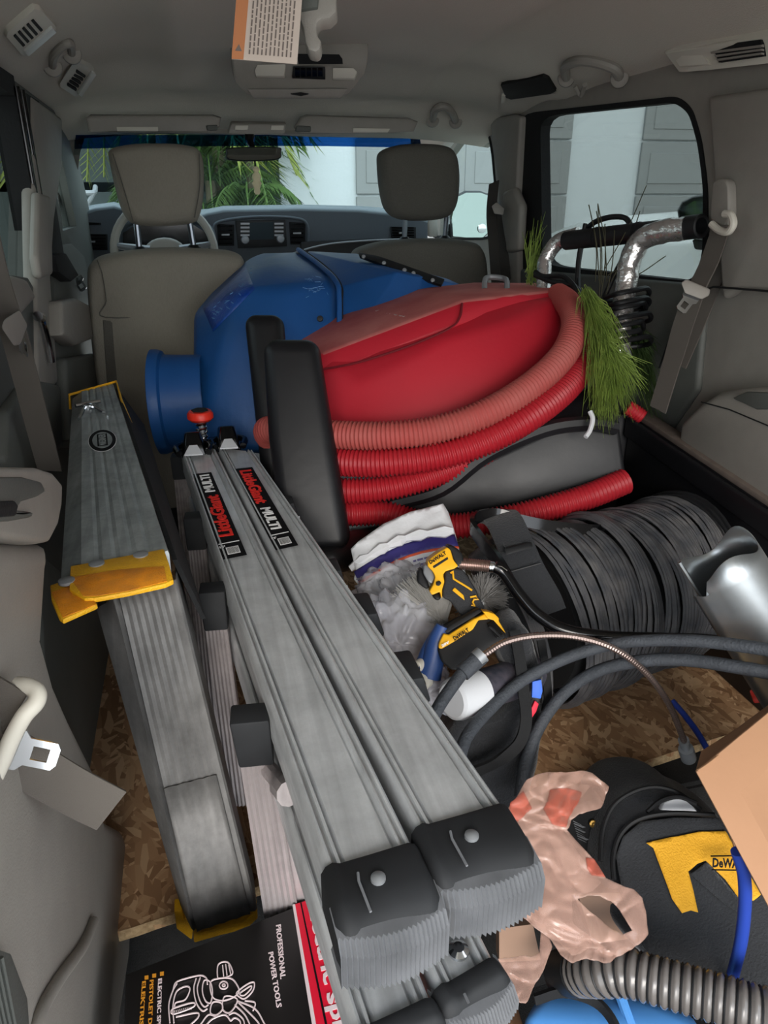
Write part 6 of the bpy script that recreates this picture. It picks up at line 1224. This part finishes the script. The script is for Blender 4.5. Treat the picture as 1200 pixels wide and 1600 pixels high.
# white line drawing of the sprayer
dr_ = MB(); gq = lambda a, b: Z(180 + a / 3.158, 1380 + b / 3.158, zt + .0012)
for pts_, cl in (([(285, 530), (300, 490), (350, 470), (420, 455), (450, 470), (455, 500)], 0), ([(270, 690), (265, 600), (285, 530), (305, 495)], 0), ([(290, 690), (285, 610), (300, 540), (330, 515), (360, 510), (368, 530), (345, 575), (300, 590), (292, 610)], 0), ([(285, 620), (380, 590), (385, 610), (290, 645)], 1), ([(300, 660), (400, 640), (410, 660), (370, 700)], 0),
    ([(400, 470), (388, 520), (400, 590), (430, 630), (455, 620)], 0), ([(420, 465), (405, 520), (418, 580), (440, 610), (460, 600)], 0), ([(440, 480), (430, 530), (445, 580), (470, 590), (480, 540), (470, 490)], 1), ([(505, 460), (510, 400), (555, 390), (580, 440), (560, 460), (520, 470)], 1), ([(530, 405), (535, 460)], 0), ([(545, 400), (552, 455)], 0), ([(560, 402), (570, 450)], 0),
    ([(470, 490), (510, 470), (570, 470), (600, 500), (610, 540), (570, 570), (520, 580), (480, 560)], 1), ([(515, 500), (530, 485), (550, 490), (555, 510), (540, 522), (520, 518)], 1), ([(530, 500), (540, 498), (542, 508), (532, 510)], 1), ([(600, 540), (650, 500), (685, 490), (680, 530), (640, 570), (610, 560)], 1), ([(615, 545), (655, 515), (672, 508), (668, 525), (635, 555)], 1),
    ([(480, 590), (470, 640), (500, 650), (530, 620), (520, 590)], 1), ([(540, 560), (530, 620), (560, 640), (590, 610), (600, 570)], 1), ([(600, 580), (690, 620), (740, 700)], 0), ([(590, 600), (640, 650), (670, 710)], 0), ([(610, 590), (700, 680), (715, 720)], 0), ([(560, 650), (590, 640), (630, 670), (640, 710)], 0), ([(570, 680), (590, 665), (615, 680), (620, 710)], 0), ([(420, 700), (460, 650), (500, 660)], 0), ([(440, 710), (480, 670), (540, 650), (570, 680)], 0), ([(640, 580), (690, 590), (680, 630)], 0)):
    c = spline([gq(a, b) for a, b in pts_], 5, bool(cl)); dr_.tube(c, .00085, 4, closed=bool(cl))
for k in range(10): dr_.tube([gq(292 + k * 9, 628 - k * 2), gq(294 + k * 9, 640 - k * 2)], .0005, 4)
obj('line_drawing', dr_, M['wink'], pt)
# second carton standing behind the rungs
p2 = thing('tool_box_carton', 'second black carton with small white print, standing behind the ladder rungs', 'box', D(450, 1350, 1.1))
B4 = [D(412, 1228, 1.10), D(500, 1215, 1.12), D(510, 1400, 1.0), D(432, 1425, .98)]
obj('carton_side', MB().prism(B4, _F * .06), M['bbx'], p2, bevel=.001)
obj('white_band', MB().prism([D(414, 1222, 1.098), D(498, 1209, 1.118), D(500, 1228, 1.11), D(416, 1240, 1.09)], _F * .004), M['wink'], p2); obj('red_line', MB().prism([D(416, 1237, 1.088), D(500, 1226, 1.108), D(500, 1232, 1.106), D(417, 1243, 1.086)], _F * .004), M['brx'], p2)
mb = MB(); rnd = random.Random(6)
for r_ in range(34):
    y = 1250 + r_ * 2.6; x = 418 + r_ * .35; d_ = 1.083 - (y - 1240) * .0006; w_ = rnd.uniform(8, 26); mb.prism([D(x, y, d_), D(x + w_, y - 2, d_), D(x + w_, y - .8, d_), D(x, y + 1.2, d_)], _F * .0005)
for p in ([(424, 1345), (432, 1350), (430, 1362), (440, 1368)], [(428, 1375), (440, 1372), (444, 1390), (434, 1396)], [(436, 1350), (445, 1365), (440, 1380), (448, 1395)]): mb.tube([D(a, b, 1.0 ) for a, b in p], .0007, 4)
obj('print', mb, M['wink'], p2)['kind'] = 'stuff'
# ================================================================ seat belts
def tongue(par, f, sc, lab='metal belt tongue', m='chrome'):
    """f maps local (a along, b across) metres to world; plate with a window"""
    o = [(0, -.5), (.35, -.5), (.5, -.34), (1.15, -.34), (1.25, -.2), (1.25, .2), (1.15, .34), (.5, .34), (.35, .5), (0, .5)]; h = [(.62, -.17), (1.02, -.17), (1.02, .17), (.62, .17)]
    polys = [[V((a * sc, b * sc, 0)) for a, b in q] for q in (o, h)]; tri = tessellate_polygon(polys); vs = [q for p in polys for q in p]; n = len(vs); mb = MB(); fs = [tuple(t) for t in tri] + [tuple(i + n for i in reversed(t)) for t in tri]; k = 0
    for p in polys:
        L_ = len(p); fs += [(k + i, k + (i + 1) % L_, k + (i + 1) % L_ + n, k + i + n) for i in range(L_)]; k += L_
    mb.add([f(q.x, q.y, 0) for q in vs] + [f(q.x, q.y, -.0022) for q in vs], fs)
    e = obj('tongue', mb, M[m], par); e['label'] = lab; return e
def belt(lab, paths, wd, width, m='web'):
    t = thing('seat_belt', lab, 'seat belt', D(*paths[0][0]))
    for p in paths: obj('webbing', strap(spline([D(*q) for q in p], 6), wd, width), M[m], t)
    return t
# left, second row
XB = -.585
b1 = thing('seat_belt', 'left seat belt hanging beside the sliding door with a grey buckle and silver tongue', 'seat belt', X(24, 530, XB))
obj('webbing', strap(spline([X(a, b, XB) for a, b in [(-26, 360), (-6, 440), (14, 500), (24, 530), (40, 590), (58, 660), (78, 735)]], 6), _R, .040), M['web'], b1)
obj('buckle_holder', MB().hull([X(a, b, XB + e) for a, b in [(2, 512), (6, 500), (30, 484), (43, 508), (32, 538), (22, 541)] for e in (.004, .022)]), M['trim'], b1, bevel=.003)
f = frame(X(31, 530, XB + .018), X(52, 558, XB + .018) - X(31, 530, XB + .018), X(38, 520, XB + .018) - X(24, 532, XB + .018)); tongue(b1, f, .036)
# left B pillar (driver)
b2 = belt('driver seat belt on the left door post with silver tongue', [[(84, 250, 2.25), (88, 310, 2.25), (94, 360, 2.22), (104, 400, 2.2), (110, 430, 2.2), (116, 470, 2.2), (122, 540, 2.2), (126, 600, 2.22)]], V((.5, -.85, 0)), .03, 'webd')
obj('buckle_holder', MB().hull([D(a, b, d) for a, b in [(99, 425), (106, 408), (118, 420), (121, 436), (108, 442)] for d in (2.15, 2.19)]), M['trim'], b2, bevel=.003)
f = frame(D(119, 434, 2.14), D(130, 452, 2.14) - D(119, 434, 2.14), D(124, 430, 2.14) - D(116, 438, 2.14)); tongue(b2, f, .034)
# left, near: grey guide, warm lit tongue
b3 = belt('nearest left seat belt with big beige guide and silver tongue over the quarter panel', [[(-30, 1150, .60), (20, 1180, .61), (80, 1216, .63), (130, 1244, .645), (174, 1266, .66)], [(-40, 1080, .58), (-10, 1098, .58), (22, 1118, .58)]], (D(40, 1235, .60) - D(65, 1165, .60)).normalized(), .040)
obj('guide', MB().tube(spline([D(-20, 1238, .57), D(2, 1192, .57), D(20, 1150, .57), D(38, 1118, .57), D(56, 1098, .575), D(58, 1082, .58), D(44, 1072, .585), D(28, 1070, .59)], 5), .0068, 12), M['ivory'], b3)
f = frame(D(8, 1168, .575), D(86, 1172, .585) - D(8, 1156, .575), D(20, 1120, .575) - D(10, 1185, .575)); tongue(b3, f, .032, 'silver belt tongue with square window')
# right, D ring
b4 = belt('right seat belt hanging from the pillar ring with buckle and silver tongue', [[(1128, 352, 1.44), (1108, 410, 1.43), (1088, 452, 1.42), (1070, 500, 1.46), (1052, 560, 1.52), (1028, 640, 1.58)], [(1134, 352, 1.46), (1128, 400, 1.48), (1110, 450, 1.5), (1090, 500, 1.53), (1060, 570, 1.58)]], V((.25, -.95, .2)), .044)
obj('anchor_slide', MB().puff([X(a, b, XR - .05) for a, b in ctr([(1112, 292), (1116, 282), (1128, 279), (1137, 288), (1138, 330), (1134, 352), (1118, 350), (1110, 340)], 3)], V((.02, 0, 0)), .15), M['trim'], b4)
obj('ring', MB().tube(spline([X(a, b, XR - .06) for a, b in [(1112, 350), (1124, 360), (1138, 362), (1146, 350), (1142, 336), (1132, 334)]], 5), .007, 10), M['ivory'], b4)
obj('buckle_holder', MB().hull([D(a, b, d) for a, b in [(1064, 442), (1072, 436), (1110, 452), (1108, 462), (1096, 468), (1070, 458)] for d in (1.38, 1.41)]), M['trim'], b4, bevel=.003)
f = frame(D(1082, 460, 1.39), D(1064, 484, 1.39) - D(1082, 460, 1.39), D(1074, 456, 1.39) - D(1090, 464, 1.39)); tongue(b4, f, .032)
# passenger
b5 = belt('front passenger seat belt on the right door post behind the headrest', [[(772, 285, 2.42), (768, 330, 2.40), (771, 380, 2.38), (776, 450, 2.38)], [(780, 325, 2.45), (786, 380, 2.44), (790, 440, 2.42)]], V((.4, -.9, 0)), .04, 'webd')
obj('buckle_holder', MB().hull([D(a, b, d) for a, b in [(768, 322), (776, 316), (788, 326), (786, 336), (772, 334)] for d in (2.32, 2.36)]), M['trim'], b5, bevel=.003)
